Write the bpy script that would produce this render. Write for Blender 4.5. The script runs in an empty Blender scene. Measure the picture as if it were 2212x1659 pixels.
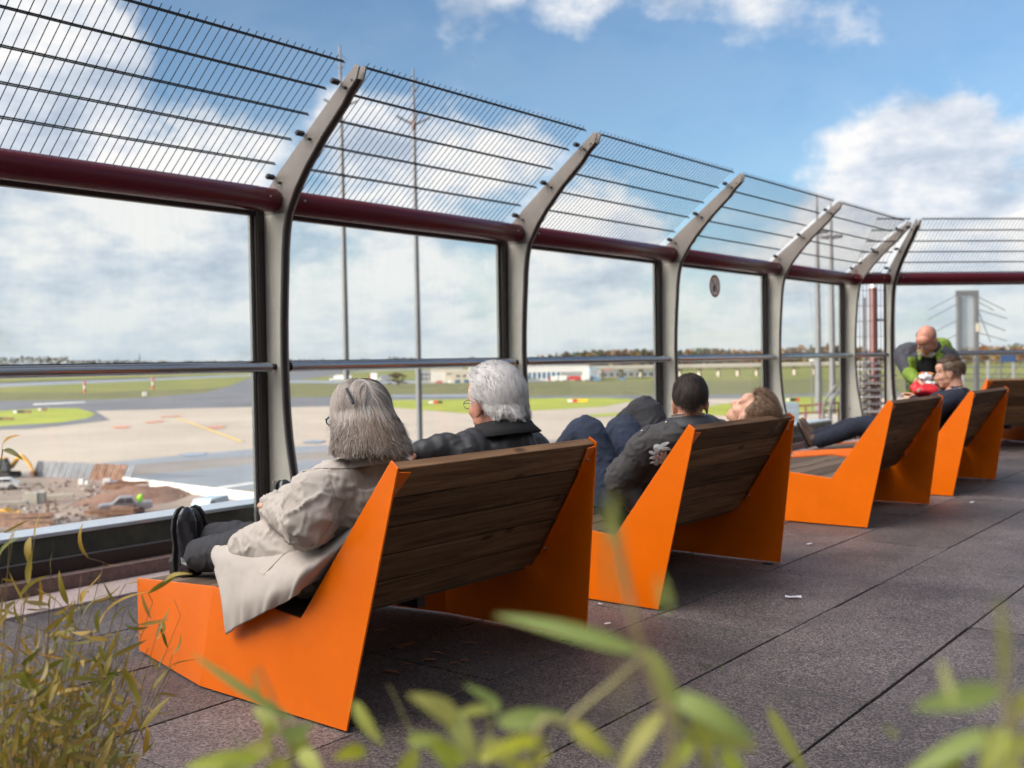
import bpy, bmesh, math, random
from mathutils import Vector as V, Matrix, noise
from mathutils.bvhtree import BVHTree
random.seed(7)
S = bpy.context.scene
COL = S.collection
R = math.radians

# ------------------------------------------------------------------ camera
CAM_H = 1.15
FPX = 2242.97          # focal length in units of a 2212 px wide picture
YAW, PITCH, ROLL = R(38.678), R(-1.384), R(-0.931)
c_f = V((-math.sin(YAW)*math.cos(PITCH), math.cos(YAW)*math.cos(PITCH), math.sin(PITCH)))
c_r0 = V((math.cos(YAW), math.sin(YAW), 0)); c_u0 = c_r0.cross(c_f)
c_r = c_r0*math.cos(ROLL)+c_u0*math.sin(ROLL)
c_u = c_u0*math.cos(ROLL)-c_r0*math.sin(ROLL)
cd = bpy.data.cameras.new('camera'); cam = bpy.data.objects.new('camera', cd); COL.objects.link(cam)
cam.matrix_world = Matrix(((c_r.x, c_u.x, -c_f.x, 0), (c_r.y, c_u.y, -c_f.y, 0), (c_r.z, c_u.z, -c_f.z, CAM_H), (0, 0, 0, 1)))
cd.sensor_width = 36; cd.lens = 36*FPX/2212
cd.clip_start = 0.05; cd.clip_end = 12000
cd.dof.use_dof = True; cd.dof.focus_distance = 3.35; cd.dof.aperture_fstop = 3.5
S.camera = cam
EYE = V((0, 0, CAM_H))

# survey helpers: the sight line of a point measured in the photograph, met with a known plane
def ray(x, y):
    return (c_r*((x-1106)/FPX)-c_u*((y-829.5)/FPX)+c_f)
def atz(x, y, z=0.0):
    d = ray(x, y); return EYE+d*((z-CAM_H)/d.z)
def aty(x, y, Y):
    d = ray(x, y); return EYE+d*(Y/d.y)
def atx(x, y, X):
    d = ray(x, y); return EYE+d*(X/d.x)
def atd(x, y, D):
    return EYE+ray(x, y)*D

# ------------------------------------------------------------------ light
SUN_EL = R(11.5)
sun_h = V((-0.42, -0.91, 0)).normalized()
SUN = V((sun_h.x*math.cos(SUN_EL), sun_h.y*math.cos(SUN_EL), math.sin(SUN_EL)))
sl = bpy.data.lights.new('sun', 'SUN'); sl.energy = 5.0; sl.angle = R(0.5); sl.color = (1.0, 0.89, 0.76)
so = bpy.data.objects.new('sun', sl); COL.objects.link(so)
so.rotation_euler = (-SUN).to_track_quat('-Z', 'Y').to_euler()
S.view_settings.view_transform = 'Standard'; S.view_settings.look = 'None'
S.view_settings.exposure = 0.8; S.view_settings.gamma = 1.0
S.cycles.transparent_max_bounces = 24
S.cycles.max_bounces = 8
S.cycles.sample_clamp_indirect = 6.0

W = bpy.data.worlds.new('World'); S.world = W; W.use_nodes = True
def world():
    nt = W.node_tree; N = nt.nodes; L = nt.links; N.clear()
    def nd(t, **k):
        n = N.new(t)
        for a, b in k.items(): setattr(n, a, b)
        return n
    def val(sock, v):
        if isinstance(v, bpy.types.NodeSocket): L.new(v, sock)
        else: sock.default_value = v
    def m(op, a, b=0.0, c=None, clamp=False):
        n = nd('ShaderNodeMath', operation=op, use_clamp=clamp); val(n.inputs[0], a); val(n.inputs[1], b)
        if c is not None: val(n.inputs[2], c)
        return n.outputs[0]
    def vm(op, a, b=None, s=None):
        n = nd('ShaderNodeVectorMath', operation=op); val(n.inputs[0], a)
        if b is not None: val(n.inputs[1], b)
        if s is not None: val(n.inputs['Scale'], s)
        return n.outputs['Value'] if op in ('DISTANCE', 'DOT_PRODUCT', 'LENGTH') else n.outputs['Vector']
    def mr(x, a, b, c, d):
        n = nd('ShaderNodeMapRange', interpolation_type='SMOOTHSTEP'); val(n.inputs['Value'], x)
        for i, v in zip(('From Min', 'From Max', 'To Min', 'To Max'), (a, b, c, d)): val(n.inputs[i], v)
        return n.outputs[0]
    def nz(vec, sc, det=5, ro=.55):
        n = nd('ShaderNodeTexNoise'); val(n.inputs['Vector'], vec); n.inputs['Scale'].default_value = sc
        n.inputs['Detail'].default_value = det; n.inputs['Roughness'].default_value = ro
        return n
    g = nd('ShaderNodeTexCoord').outputs['Generated']
    dirv = vm('NORMALIZE', g)
    sp = nd('ShaderNodeSeparateXYZ'); L.new(dirv, sp.inputs[0]); z = sp.outputs['Z']
    # cloud deck coordinates: flattened towards the horizon like a layer seen from below
    zz = m('ADD', m('MAXIMUM', z, 0.0), 0.16)
    cb = nd('ShaderNodeCombineXYZ'); L.new(m('DIVIDE', sp.outputs['X'], zz), cb.inputs[0]); L.new(m('DIVIDE', sp.outputs['Y'], zz), cb.inputs[1]); L.new(m('MULTIPLY', z, 2.5), cb.inputs[2])
    deck = cb.outputs[0]
    wob = nz(dirv, 9, 5, .6)
    dn = vm('ADD', dirv, vm('SCALE', vm('SUBTRACT', wob.outputs['Color'], (0.5, 0.5, 0.5)), s=0.11))
    dens = m('ADD', mr(z, 0.02, 0.30, 0.42, -0.20), mr(z, 0.40, 0.75, 0.0, 0.45))
    for x, y, r, w in BLOBS:
        c = ray(x, y).normalized()
        dd = vm('DISTANCE', dn, tuple(c))
        dens = m('ADD', dens, mr(dd, r*0.25/FPX, r*1.25/FPX, w, 0.0))
    f1 = nz(deck, 1.5, 8, .58).outputs['Fac']; f2 = nz(dirv, 15, 7, .66).outputs['Fac']
    puff = vm('MULTIPLY', dirv, (1.0, 1.0, 1.9))
    f5 = nz(puff, 6.0, 9, .60).outputs['Fac']
    dens = m('ADD', dens, m('MULTIPLY', m('SUBTRACT', f1, 0.5), 0.9))
    dens = m('ADD', dens, m('MULTIPLY', m('SUBTRACT', f2, 0.5), 0.9))
    dens = m('ADD', dens, m('MULTIPLY', m('SUBTRACT', f5, 0.5), 2.1))
    alpha = mr(dens, -0.12, 0.62, 0.08, 0.96)
    # lit upper edges and grey bases: the same puffs compared with those a little nearer the light
    f6 = nz(vm('ADD', puff, (-0.016, -0.022, 0.060)), 6.0, 9, .60).outputs['Fac']
    f3 = nz(vm('ADD', deck, (0.13, -0.3, -0.25)), 1.7, 7, .6).outputs['Fac']
    sh = m('ADD', m('MULTIPLY', m('SUBTRACT', f5, f6), 3.6), m('MULTIPLY', m('SUBTRACT', f3, 0.5), 1.6))
    sh = m('ADD', m('ADD', sh, mr(dens, 0.3, 1.5, 0.74, 0.56)), mr(z, 0.22, 0.32, 0.0, -0.20))
    ramp = nd('ShaderNodeValToRGB'); L.new(sh, ramp.inputs[0])
    e = ramp.color_ramp.elements; e[0].position = 0.02; e[0].color = (0.48, 0.56, 0.68, 1); e[1].position = 0.9; e[1].color = (0.98, 0.965, 0.95, 1)
    k = e.new(0.5); k.color = (0.72, 0.77, 0.85, 1)
    # bright haze low on the horizon
    hz = mr(z, 0.0, 0.12, 0.50, 0.0)
    mixc = nd('ShaderNodeMix', data_type='RGBA'); L.new(hz, mixc.inputs[0]); L.new(ramp.outputs[0], mixc.inputs[6]); mixc.inputs[7].default_value = (0.70, 0.78, 0.84, 1)
    warm = nd('ShaderNodeMix', data_type='RGBA'); L.new(m('POWER', m('MAXIMUM', vm('DOT_PRODUCT', dirv, tuple(SUN)), 0.0), 1.5), warm.inputs[0]); L.new(mixc.outputs[2], warm.inputs[6]); warm.inputs[7].default_value = (1.0, 0.87, 0.74, 1)
    mixc = warm
    al2 = m('MAXIMUM', alpha, mr(z, 0.0, 0.085, 0.9, 0.0))
    # added fill: unseen bright lobe of cloud above the sun, lights the terrace
    sd = m('MAXIMUM', vm('DOT_PRODUCT', dirv, tuple(V((-.45, -.72, .53)).normalized())), 0.0)
    glow = m('ADD', CLOUD_S, m('MULTIPLY', m('POWER', sd, 5.0), FILL_GLOW))
    sky = nd('ShaderNodeTexSky', sky_type='NISHITA'); sky.sun_disc = False
    sky.sun_elevation = SUN_EL; sky.sun_rotation = math.atan2(sun_h.x, sun_h.y)
    sky.air_density = 1.0; sky.dust_density = 0.3; sky.ozone_density = 3.5
    b1 = nd('ShaderNodeBackground'); L.new(sky.outputs[0], b1.inputs[0]); b1.inputs[1].default_value = SKY_S
    b2 = nd('ShaderNodeBackground'); L.new(mixc.outputs[2], b2.inputs[0]); L.new(glow, b2.inputs[1])
    mx = nd('ShaderNodeMixShader'); L.new(al2, mx.inputs[0]); L.new(b1.outputs[0], mx.inputs[1]); L.new(b2.outputs[0], mx.inputs[2])
    o = nd('ShaderNodeOutputWorld'); L.new(mx.outputs[0], o.inputs[0])
SKY_S, CLOUD_S, FILL_GLOW = 0.108, 0.60, 17.0
BLOBS = [  # cloud masses: place in the picture, size, weight
 (1150, -20, 220, .62), (1000, 0, 120, .35), (1270, 40, 70, .3), (1430, 20, 80, .5), (1600, 20, 120, .3), (1760, 30, 110, .25),
 (1880, 120, 90, .2), (1560, 120, 90, .2), (30, 150, 230, .75), (220, 130, 100, .65), (120, 290, 220, .65), (430, 330, 170, .5),
 (760, 260, 120, .6), (940, 300, 120, .5), (1090, 320, 100, .55), (850, 400, 190, .5), (1200, 420, 150, .2), (1330, 470, 140, .5),
 (2010, 290, 120, .5), (2060, 230, 60, .3), (1930, 400, 200, .5), (2150, 420, 220, .5), (1780, 500, 200, .5), (300, 560, 260, .3), (880, 600, 220, .25),
 (150, 690, 250, .35), (1300, 620, 200, .3), (2000, 600, 200, .1),
 (1500, 300, 260, -.5), (560, 130, 200, -.35), (1250, 170, 170, -.35), (1150, 130, 120, -.2), (1750, 260, 160, -.2), (760, 560, 90, -.3), (520, 420, 90, -.25), (60, 400, 80, -.2), (1900, 170, 60, -.1), (2130, 130, 170, -.6), (1980, 60, 120, -.3)]
world()

# ------------------------------------------------------------------ object helpers
def tag(o, label=None, cat=None, group=None, kind=None):
    if label: o['label'] = label
    if cat: o['category'] = cat
    if group: o['group'] = group
    if kind: o['kind'] = kind
    return o
def thing(name, label, cat, loc=(0, 0, 0), rz=0.0, group=None):
    o = bpy.data.objects.new(name, None); COL.objects.link(o); o.empty_display_size = .1
    o.location = loc; o.rotation_euler = (0, 0, rz)
    return tag(o, label, cat, group)
def children(o):
    return [c for c in COL.objects if c.parent == o]
def copy_tree(o, parent=None):
    c = o.copy(); COL.objects.link(c)
    if parent: c.parent = parent
    for ch in children(o): copy_tree(ch, c)
    return c

class MB:
    def __init__(s): s.v = []; s.f = []
    def add(s, vs, fs):
        k = len(s.v); s.v += [tuple(v) for v in vs]; s.f += [tuple(i+k for i in f) for f in fs]
    def box(s, c, d, M=None):
        c = V(c); vs = []
        for z in (-.5, .5):
            for x, y in ((-.5, -.5), (.5, -.5), (.5, .5), (-.5, .5)):
                q = V((x*d[0], y*d[1], z*d[2])); vs.append(c+(M @ q if M else q))
        s.add(vs, [(3, 2, 1, 0), (4, 5, 6, 7), (0, 1, 5, 4), (1, 2, 6, 5), (2, 3, 7, 6), (3, 0, 4, 7)])
    def beam(s, a, b, w, h, up=(0, 0, 1)):
        a, b = V(a), V(b); t = (b-a); Ln = t.length; t.normalize(); sd = t.cross(V(up))
        if sd.length < 1e-4: sd = t.cross(V((1, 0, 0)))
        sd.normalize(); u = sd.cross(t)
        s.box((a+b)/2, (Ln, w, h), Matrix((t, sd, u)).transposed())
    def tube(s, pts, r, n=10, side=None, cap=True):
        pts = [V(p) for p in pts]; m = len(pts)
        rr = r if isinstance(r, (list, tuple)) else [r]*m
        vs = []; prev = V(side) if side else None
        for i, p in enumerate(pts):
            t = (pts[min(i+1, m-1)]-pts[max(i-1, 0)]).normalized()
            if prev is None: prev = t.orthogonal()
            a = (prev-t*prev.dot(t))
            if a.length < 1e-5: a = t.orthogonal()
            a.normalize(); b = t.cross(a)
            if side is None: prev = a
            ra, rb = rr[i] if isinstance(rr[i], (list, tuple)) else (rr[i], rr[i])
            for k in range(n):
                q = 2*math.pi*k/n; vs.append(p+a*(ra*math.cos(q))+b*(rb*math.sin(q)))
        fs = [(i*n+k, i*n+(k+1) % n, (i+1)*n+(k+1) % n, (i+1)*n+k) for i in range(m-1) for k in range(n)]
        if cap: fs += [tuple(range(n-1, -1, -1)), tuple((m-1)*n+k for k in range(n))]
        s.add(vs, fs)
    def ell(s, c, r, M=None, nu=16, nv=10):
        c = V(c); r = r if isinstance(r, (tuple, list)) else (r, r, r); vs = []
        def T(q):
            q = V((q[0]*r[0], q[1]*r[1], q[2]*r[2])); return c+(M @ q if M else q)
        vs.append(T((0, 0, -1)))
        for j in range(1, nv):
            a = -math.pi/2+math.pi*j/nv
            for i in range(nu):
                b = 2*math.pi*i/nu; vs.append(T((math.cos(a)*math.cos(b), math.cos(a)*math.sin(b), math.sin(a))))
        vs.append(T((0, 0, 1))); fs = []
        for i in range(nu):
            fs.append((0, 1+(i+1) % nu, 1+i))
            for j in range(nv-2): fs.append((1+j*nu+i, 1+j*nu+(i+1) % nu, 1+(j+1)*nu+(i+1) % nu, 1+(j+1)*nu+i))
            fs.append((1+(nv-2)*nu+i, 1+(nv-2)*nu+(i+1) % nu, len(vs)-1))
        s.add(vs, fs)
    def prism(s, poly, fa, fb):
        n = len(poly); vs = [fa(*p) for p in poly]+[fb(*p) for p in poly]
        s.add(vs, [tuple(range(n-1, -1, -1)), tuple(range(n, 2*n))]+[(i, (i+1) % n, n+(i+1) % n, n+i) for i in range(n)])
    def grid(s, rows, close=False):
        m, n = len(rows), len(rows[0])
        s.add([p for r_ in rows for p in r_], [(i*n+j, i*n+(j+1) % n, (i+1)*n+(j+1) % n, (i+1)*n+j) for i in range(m-1) for j in range(n if close else n-1)])
    def leaf(s, b, t, nrm, w, curl=.15, seg=6, fold=.25):
        b, t = V(b), V(t); ax = t-b; Ln = ax.length; ax.normalize(); nr = V(nrm); sd = ax.cross(nr)
        if sd.length < 1e-3: sd = ax.orthogonal()
        sd.normalize(); nr = sd.cross(ax); vs = []
        for i in range(seg+1):
            q = i/seg; ww = w*.5*(math.sin(math.pi*min(1, q**.75*.97+.03))**.8)*(1-.12*q)+w*.015
            p = b+ax*(Ln*q)+nr*(curl*Ln*(4*q*(1-q)))
            vs += [p-sd*ww+nr*(fold*ww), p, p+sd*ww+nr*(fold*ww)]
        fs = []
        for i in range(seg):
            k = i*3; fs += [(k, k+1, k+4, k+3), (k+1, k+2, k+5, k+4)]
        s.add(vs, fs)
    def mesh(s, name):
        me = bpy.data.meshes.new(name); me.from_pydata(s.v, [], s.f); me.validate(); me.update(); return me
    def build(s, name, mat, parent=None, smooth=None, bevel=0.0, solid=0.0, flip=False):
        me = s.mesh(name)
        bm = bmesh.new(); bm.from_mesh(me); bmesh.ops.recalc_face_normals(bm, faces=bm.faces); bm.to_mesh(me); bm.free()
        me.materials.append(mat)
        if smooth is not None:
            me.polygons.foreach_set('use_smooth', [True]*len(me.polygons)); me.set_sharp_from_angle(angle=R(smooth))
        o = bpy.data.objects.new(name, me); COL.objects.link(o)
        if parent: o.parent = parent
        if solid:
            k = o.modifiers.new('solid', 'SOLIDIFY'); k.thickness = solid; k.offset = 0
        if bevel:
            k = o.modifiers.new('bevel', 'BEVEL'); k.width = bevel; k.segments = 2; k.limit_method = 'ANGLE'; k.angle_limit = R(40)
        return o
    def organic(s, name, mat, parent=None, voxel=.009, sm=6, disp=None):
        me = s.mesh(name); o = bpy.data.objects.new(name, me)
        k = o.modifiers.new('r', 'REMESH'); k.mode = 'VOXEL'; k.voxel_size = voxel
        k = o.modifiers.new('s', 'SMOOTH'); k.factor = .5; k.iterations = sm
        ts = bpy.data.scenes.new('tmp'); ts.collection.objects.link(o); vl = ts.view_layers[0]; vl.update()
        m2 = bpy.data.meshes.new_from_object(o.evaluated_get(vl.depsgraph)); o.modifiers.clear(); o.data = m2; bpy.data.meshes.remove(me)
        bpy.data.scenes.remove(ts); COL.objects.link(o)
        m2.name = name
        if disp:
            nn = [v.normal.copy() for v in m2.vertices]; cc = [v.co.copy() for v in m2.vertices]
            m2.vertices.foreach_set('co', [x for c, n in zip(cc, nn) for x in c+n*disp(c)])
        m2.materials.clear(); m2.materials.append(mat); m2.polygons.foreach_set('use_smooth', [True]*len(m2.polygons)); m2.update()
        if parent: o.parent = parent
        return o

def spline(pts, sub=5):
    """Catmull-Rom through pts (tuples of any length)"""
    n = len(pts); out = []
    for i in range(n-1):
        p0, p1, p2, p3 = pts[max(i-1, 0)], pts[i], pts[i+1], pts[min(i+2, n-1)]
        for j in range(sub):
            t = j/sub
            out.append(tuple(.5*(2*b+(c-a)*t+(2*a-5*b+4*c-d)*t*t+(3*b-a-3*c+d)*t**3) for a, b, c, d in zip(p0, p1, p2, p3)))
    out.append(tuple(pts[-1])); return out
def limb(mb, js, side=None, n=16, sub=5, k=1.0):
    """js: list of (point, ra[, rb]) ; a smooth tapered limb with rounded ends"""
    q = [(p[0], p[1], p[2], a[0]*k, (a[1] if len(a) > 1 else a[0])*k) for p, *a in js]
    s = spline(q, sub)
    mb.tube([p[:3] for p in s], [(p[3], p[4]) for p in s], n, side)
    for e in (s[0], s[-1]): mb.ell(e[:3], (min(e[3], e[4]),)*3, None, 12, 8)

# ------------------------------------------------------------------ materials
def mat(name, col, rough=.6, metal=0.0, var=None, bump=None, spec=.5, coat=0.0, island=None, transl=0.0, col2=None, stretch=None):
    """var=(scale, amount[, detail]); bump=(scale, strength, distance); island=list of colours picked per loose piece"""
    m = bpy.data.materials.new(name); m.use_nodes = True; nt = m.node_tree; N = nt.nodes; L = nt.links
    p = N['Principled BSDF']; p.inputs['Roughness'].default_value = rough; p.inputs['Metallic'].default_value = metal
    p.inputs['Specular IOR Level'].default_value = spec; p.inputs['Base Color'].default_value = (*col, 1); p.inputs['Coat Weight'].default_value = coat
    p.inputs['Coat Roughness'].default_value = .12
    tc = N.new('ShaderNodeTexCoord'); vec = tc.outputs['Object']
    if stretch:
        mp = N.new('ShaderNodeMapping'); L.new(vec, mp.inputs[0]); mp.inputs['Scale'].default_value = stretch; vec = mp.outputs[0]
    csock = None
    if island:
        g = N.new('ShaderNodeNewGeometry'); cr = N.new('ShaderNodeValToRGB'); L.new(g.outputs['Random Per Island'], cr.inputs[0])
        e = cr.color_ramp.elements
        while len(e) < len(island): e.new(.5)
        for i, c in enumerate(island): e[i].position = i/max(1, len(island)-1); e[i].color = (*c, 1)
        csock = cr.outputs[0]
    if var:
        nz = N.new('ShaderNodeTexNoise'); L.new(vec, nz.inputs['Vector']); nz.inputs['Scale'].default_value = var[0]; nz.inputs['Detail'].default_value = var[2] if len(var) > 2 else 5
        nz.inputs['Roughness'].default_value = .65
        cr = N.new('ShaderNodeMapRange'); L.new(nz.outputs['Fac'], cr.inputs[0]); cr.inputs[1].default_value = .3; cr.inputs[2].default_value = .7
        mx = N.new('ShaderNodeMix'); mx.data_type = 'RGBA'; L.new(cr.outputs[0], mx.inputs[0])
        a = var[1]
        c2 = col2 or tuple(min(1, c*(1+a)) for c in col)
        if csock:
            mx.blend_type = 'MULTIPLY'; L.new(csock, mx.inputs[6]); mx.inputs[7].default_value = (1-a, 1-a, 1-a, 1)
        else:
            mx.inputs[6].default_value = (*[c*(1-a) for c in col], 1); mx.inputs[7].default_value = (*c2, 1)
        csock = mx.outputs[2]
        rg = N.new('ShaderNodeMapRange'); L.new(nz.outputs['Fac'], rg.inputs[0]); rg.inputs[3].default_value = rough*.85; rg.inputs[4].default_value = min(1, rough*1.15); L.new(rg.outputs[0], p.inputs['Roughness'])
    if csock: L.new(csock, p.inputs['Base Color'])
    if bump:
        nb = N.new('ShaderNodeTexNoise'); L.new(vec, nb.inputs['Vector']); nb.inputs['Scale'].default_value = bump[0]; nb.inputs['Detail'].default_value = 6
        b = N.new('ShaderNodeBump'); L.new(nb.outputs['Fac'], b.inputs['Height']); b.inputs['Strength'].default_value = bump[1]; b.inputs['Distance'].default_value = bump[2]
        L.new(b.outputs[0], p.inputs['Normal'])
    if transl:
        t = N.new('ShaderNodeBsdfTranslucent'); ms = N.new('ShaderNodeMixShader'); ms.inputs[0].default_value = transl
        if csock: L.new(csock, t.inputs[0])
        else: t.inputs[0].default_value = (*col, 1)
        L.new(p.outputs[0], ms.inputs[1]); L.new(t.outputs[0], ms.inputs[2]); L.new(ms.outputs[0], N['Material Output'].inputs[0])
    return m
def mat_glass(name, tint, refl=1.0):
    m = bpy.data.materials.new(name); m.use_nodes = True; nt = m.node_tree; N = nt.nodes; L = nt.links; N.remove(N['Principled BSDF'])
    t = N.new('ShaderNodeBsdfTransparent'); t.inputs[0].default_value = (*tint, 1)
    g = N.new('ShaderNodeBsdfGlossy'); g.inputs['Roughness'].default_value = .02
    f = N.new('ShaderNodeFresnel'); f.inputs[0].default_value = 1.45
    k = N.new('ShaderNodeMath'); k.operation = 'MULTIPLY'; L.new(f.outputs[0], k.inputs[0])
    ge = N.new('ShaderNodeNewGeometry'); bk = N.new('ShaderNodeMath'); bk.operation = 'SUBTRACT'; bk.inputs[0].default_value = refl; L.new(ge.outputs['Backfacing'], bk.inputs[1]); bk.use_clamp = True; L.new(bk.outputs[0], k.inputs[1])
    # faint film of dust and dried rain streaks
    tc = N.new('ShaderNodeTexCoord'); mp = N.new('ShaderNodeMapping'); L.new(tc.outputs['Object'], mp.inputs[0]); mp.inputs['Scale'].default_value = (14, 14, 2.5)
    nz = N.new('ShaderNodeTexNoise'); L.new(mp.outputs[0], nz.inputs[0]); nz.inputs['Scale'].default_value = 2.2; nz.inputs['Detail'].default_value = 6
    r = N.new('ShaderNodeMapRange'); L.new(nz.outputs['Fac'], r.inputs[0]); r.inputs[1].default_value = .5; r.inputs[2].default_value = .8; r.inputs[3].default_value = .004; r.inputs[4].default_value = .02
    d = N.new('ShaderNodeBsdfDiffuse'); d.inputs[0].default_value = (.6, .6, .58, 1)
    m1 = N.new('ShaderNodeMixShader'); L.new(k.outputs[0], m1.inputs[0]); L.new(t.outputs[0], m1.inputs[1]); L.new(g.outputs[0], m1.inputs[2])
    m2 = N.new('ShaderNodeMixShader'); L.new(r.outputs[0], m2.inputs[0]); L.new(m1.outputs[0], m2.inputs[1]); L.new(d.outputs[0], m2.inputs[2])
    L.new(m2.outputs[0], N['Material Output'].inputs[0]); return m
def mat_paving(name):
    m = mat(name, (.2, .17, .165), .62); nt = m.node_tree; N = nt.nodes; L = nt.links; p = N['Principled BSDF']
    tc = N.new('ShaderNodeTexCoord')
    def nz(s, d, ro=.6):
        n = N.new('ShaderNodeTexNoise'); L.new(tc.outputs['Object'], n.inputs[0]); n.inputs['Scale'].default_value = s; n.inputs['Detail'].default_value = d; n.inputs['Roughness'].default_value = ro; return n.outputs['Fac']
    vo = N.new('ShaderNodeTexVoronoi'); L.new(tc.outputs['Object'], vo.inputs[0]); vo.inputs['Scale'].default_value = 170
    sp = N.new('ShaderNodeValToRGB'); L.new(vo.outputs['Color'], sp.inputs[0]); e = sp.color_ramp.elements
    e[0].position = .1; e[0].color = (.020, .0172, .018, 1); e[1].position = .9; e[1].color = (.20, .162, .152, 1); k = e.new(.5); k.color = (.088, .069, .065, 1)
    g = N.new('ShaderNodeNewGeometry')
    r1 = N.new('ShaderNodeMapRange'); L.new(g.outputs['Random Per Island'], r1.inputs[0]); r1.inputs[3].default_value = .72; r1.inputs[4].default_value = 1.22
    r2 = N.new('ShaderNodeMapRange'); L.new(nz(1.6, 6, .6), r2.inputs[0]); r2.inputs[1].default_value = .3; r2.inputs[2].default_value = .7; r2.inputs[3].default_value = .52; r2.inputs[4].default_value = 1.30
    mu = N.new('ShaderNodeMath'); mu.operation = 'MULTIPLY'; L.new(r1.outputs[0], mu.inputs[0]); L.new(r2.outputs[0], mu.inputs[1])
    hs = N.new('ShaderNodeHueSaturation'); L.new(sp.outputs[0], hs.inputs['Color']); L.new(mu.outputs[0], hs.inputs['Value'])
    # greenish film of algae in patches
    r3 = N.new('ShaderNodeMapRange'); L.new(nz(1.1, 8, .7), r3.inputs[0]); r3.inputs[1].default_value = .56; r3.inputs[2].default_value = .8; r3.inputs[4].default_value = .35
    mx = N.new('ShaderNodeMix'); mx.data_type = 'RGBA'; L.new(r3.outputs[0], mx.inputs[0]); L.new(hs.outputs[0], mx.inputs[6]); mx.inputs[7].default_value = (.075, .078, .05, 1)
    L.new(mx.outputs[2], p.inputs['Base Color'])
    r4 = N.new('ShaderNodeMapRange'); L.new(nz(2.3, 5), r4.inputs[0]); r4.inputs[3].default_value = .46; r4.inputs[4].default_value = .74; L.new(r4.outputs[0], p.inputs['Roughness'])
    b = N.new('ShaderNodeBump'); L.new(vo.outputs['Distance'], b.inputs['Height']); b.inputs['Strength'].default_value = .35; b.inputs['Distance'].default_value = .003; L.new(b.outputs[0], p.inputs['Normal'])
    return m
def mat_wood(name, dark, light, axis):
    """weathered larch: grain runs along axis (0=x 1=y), knots"""
    m = mat(name, dark, .7, spec=.15); nt = m.node_tree; N = nt.nodes; L = nt.links; p = N['Principled BSDF']
    tc = N.new('ShaderNodeTexCoord'); g = N.new('ShaderNodeObjectInfo')
    off = N.new('ShaderNodeVectorMath'); off.operation = 'SCALE'; off.inputs[0].default_value = (17, 13, 11); L.new(g.outputs['Random'], off.inputs['Scale'])
    ad = N.new('ShaderNodeVectorMath'); L.new(tc.outputs['Object'], ad.inputs[0]); L.new(off.outputs[0], ad.inputs[1])
    mp = N.new('ShaderNodeMapping'); L.new(ad.outputs[0], mp.inputs[0]); sc = [34, 34, 34]; sc[axis] = 1.6; mp.inputs['Scale'].default_value = sc
    nz = N.new('ShaderNodeTexNoise'); L.new(mp.outputs[0], nz.inputs[0]); nz.inputs['Scale'].default_value = 1.0; nz.inputs['Detail'].default_value = 7; nz.inputs['Roughness'].default_value = .65; nz.inputs['Distortion'].default_value = 1.2
    cr = N.new('ShaderNodeValToRGB'); L.new(nz.outputs['Fac'], cr.inputs[0]); e = cr.color_ramp.elements; e[0].position = .28; e[0].color = (*dark, 1); e[1].position = .75; e[1].color = (*light, 1)
    vm = N.new('ShaderNodeMapping'); L.new(ad.outputs[0], vm.inputs[0]); s2 = [9, 9, 9]; s2[axis] = 3.6; vm.inputs['Scale'].default_value = s2
    vo = N.new('ShaderNodeTexVoronoi'); L.new(vm.outputs[0], vo.inputs[0]); vo.inputs['Scale'].default_value = 1.0
    kr = N.new('ShaderNodeMapRange'); L.new(vo.outputs['Distance'], kr.inputs[0]); kr.inputs[1].default_value = .07; kr.inputs[2].default_value = .17; kr.inputs[3].default_value = .8; kr.inputs[4].default_value = 0
    mx = N.new('ShaderNodeMix'); mx.data_type = 'RGBA'; L.new(kr.outputs[0], mx.inputs[0]); L.new(cr.outputs[0], mx.inputs[6]); mx.inputs[7].default_value = (.035, .02, .012, 1)
    hs = N.new('ShaderNodeHueSaturation'); L.new(mx.outputs[2], hs.inputs['Color'])
    r1 = N.new('ShaderNodeMapRange'); L.new(g.outputs['Random'], r1.inputs[0]); r1.inputs[3].default_value = .62; r1.inputs[4].default_value = 1.3; L.new(r1.outputs[0], hs.inputs['Value'])
    L.new(hs.outputs[0], p.inputs['Base Color'])
    b = N.new('ShaderNodeBump'); L.new(nz.outputs['Fac'], b.inputs['Height']); b.inputs['Strength'].default_value = .4; b.inputs['Distance'].default_value = .002; L.new(b.outputs[0], p.inputs['Normal'])
    return m
M = {}
def mk(n, *a, **k): M[n] = mat(n, *a, **k)
mk('orange', (.70, .132, .0), .30, spec=.3, coat=.08, var=(3.5, .07), bump=(1.4, .10, .02))
M['wood_back'] = mat_wood('weathered_back_boards', (.055, .026, .012), (.26, .15, .08), 1)
M['wood_seat'] = mat_wood('weathered_seat_boards', (.085, .058, .04), (.20, .15, .11), 1)
mk('bolt', (.45, .43, .4), .35, .9)
M['paving'] = mat_paving('granite_paving')
mk('joint', (.022, .02, .016), .9, var=(30, .4))
mk('granite_band', (.40, .31, .29), .7, var=(60, .25), bump=(90, .3, .002))
mk('granite_dark', (.16, .10, .085), .75, var=(40, .35))
mk('sill_brown', (.045, .03, .03), .5, var=(12, .2))
mk('parapet_green', (.045, .05, .038), .7, var=(9, .45), col2=(.085, .08, .055))
mk('parapet_cap', (.55, .60, .66), .35, .3, var=(3, .1))
mk('steel_plate', (.25, .225, .20), .45, .0, var=(5, .10), bump=(60, .05, .002))
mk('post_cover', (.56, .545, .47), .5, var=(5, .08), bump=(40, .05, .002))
mk('steel_dark', (.028, .024, .024), .5, .2, var=(8, .2))
mk('frame_dark', (.035, .028, .026), .4, .3)
mk('frame_grey', (.30, .31, .30), .4, .4)
mk('beam_red', (.10, .005, .014), .26, spec=.35, coat=.0, var=(1.5, .08))
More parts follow.
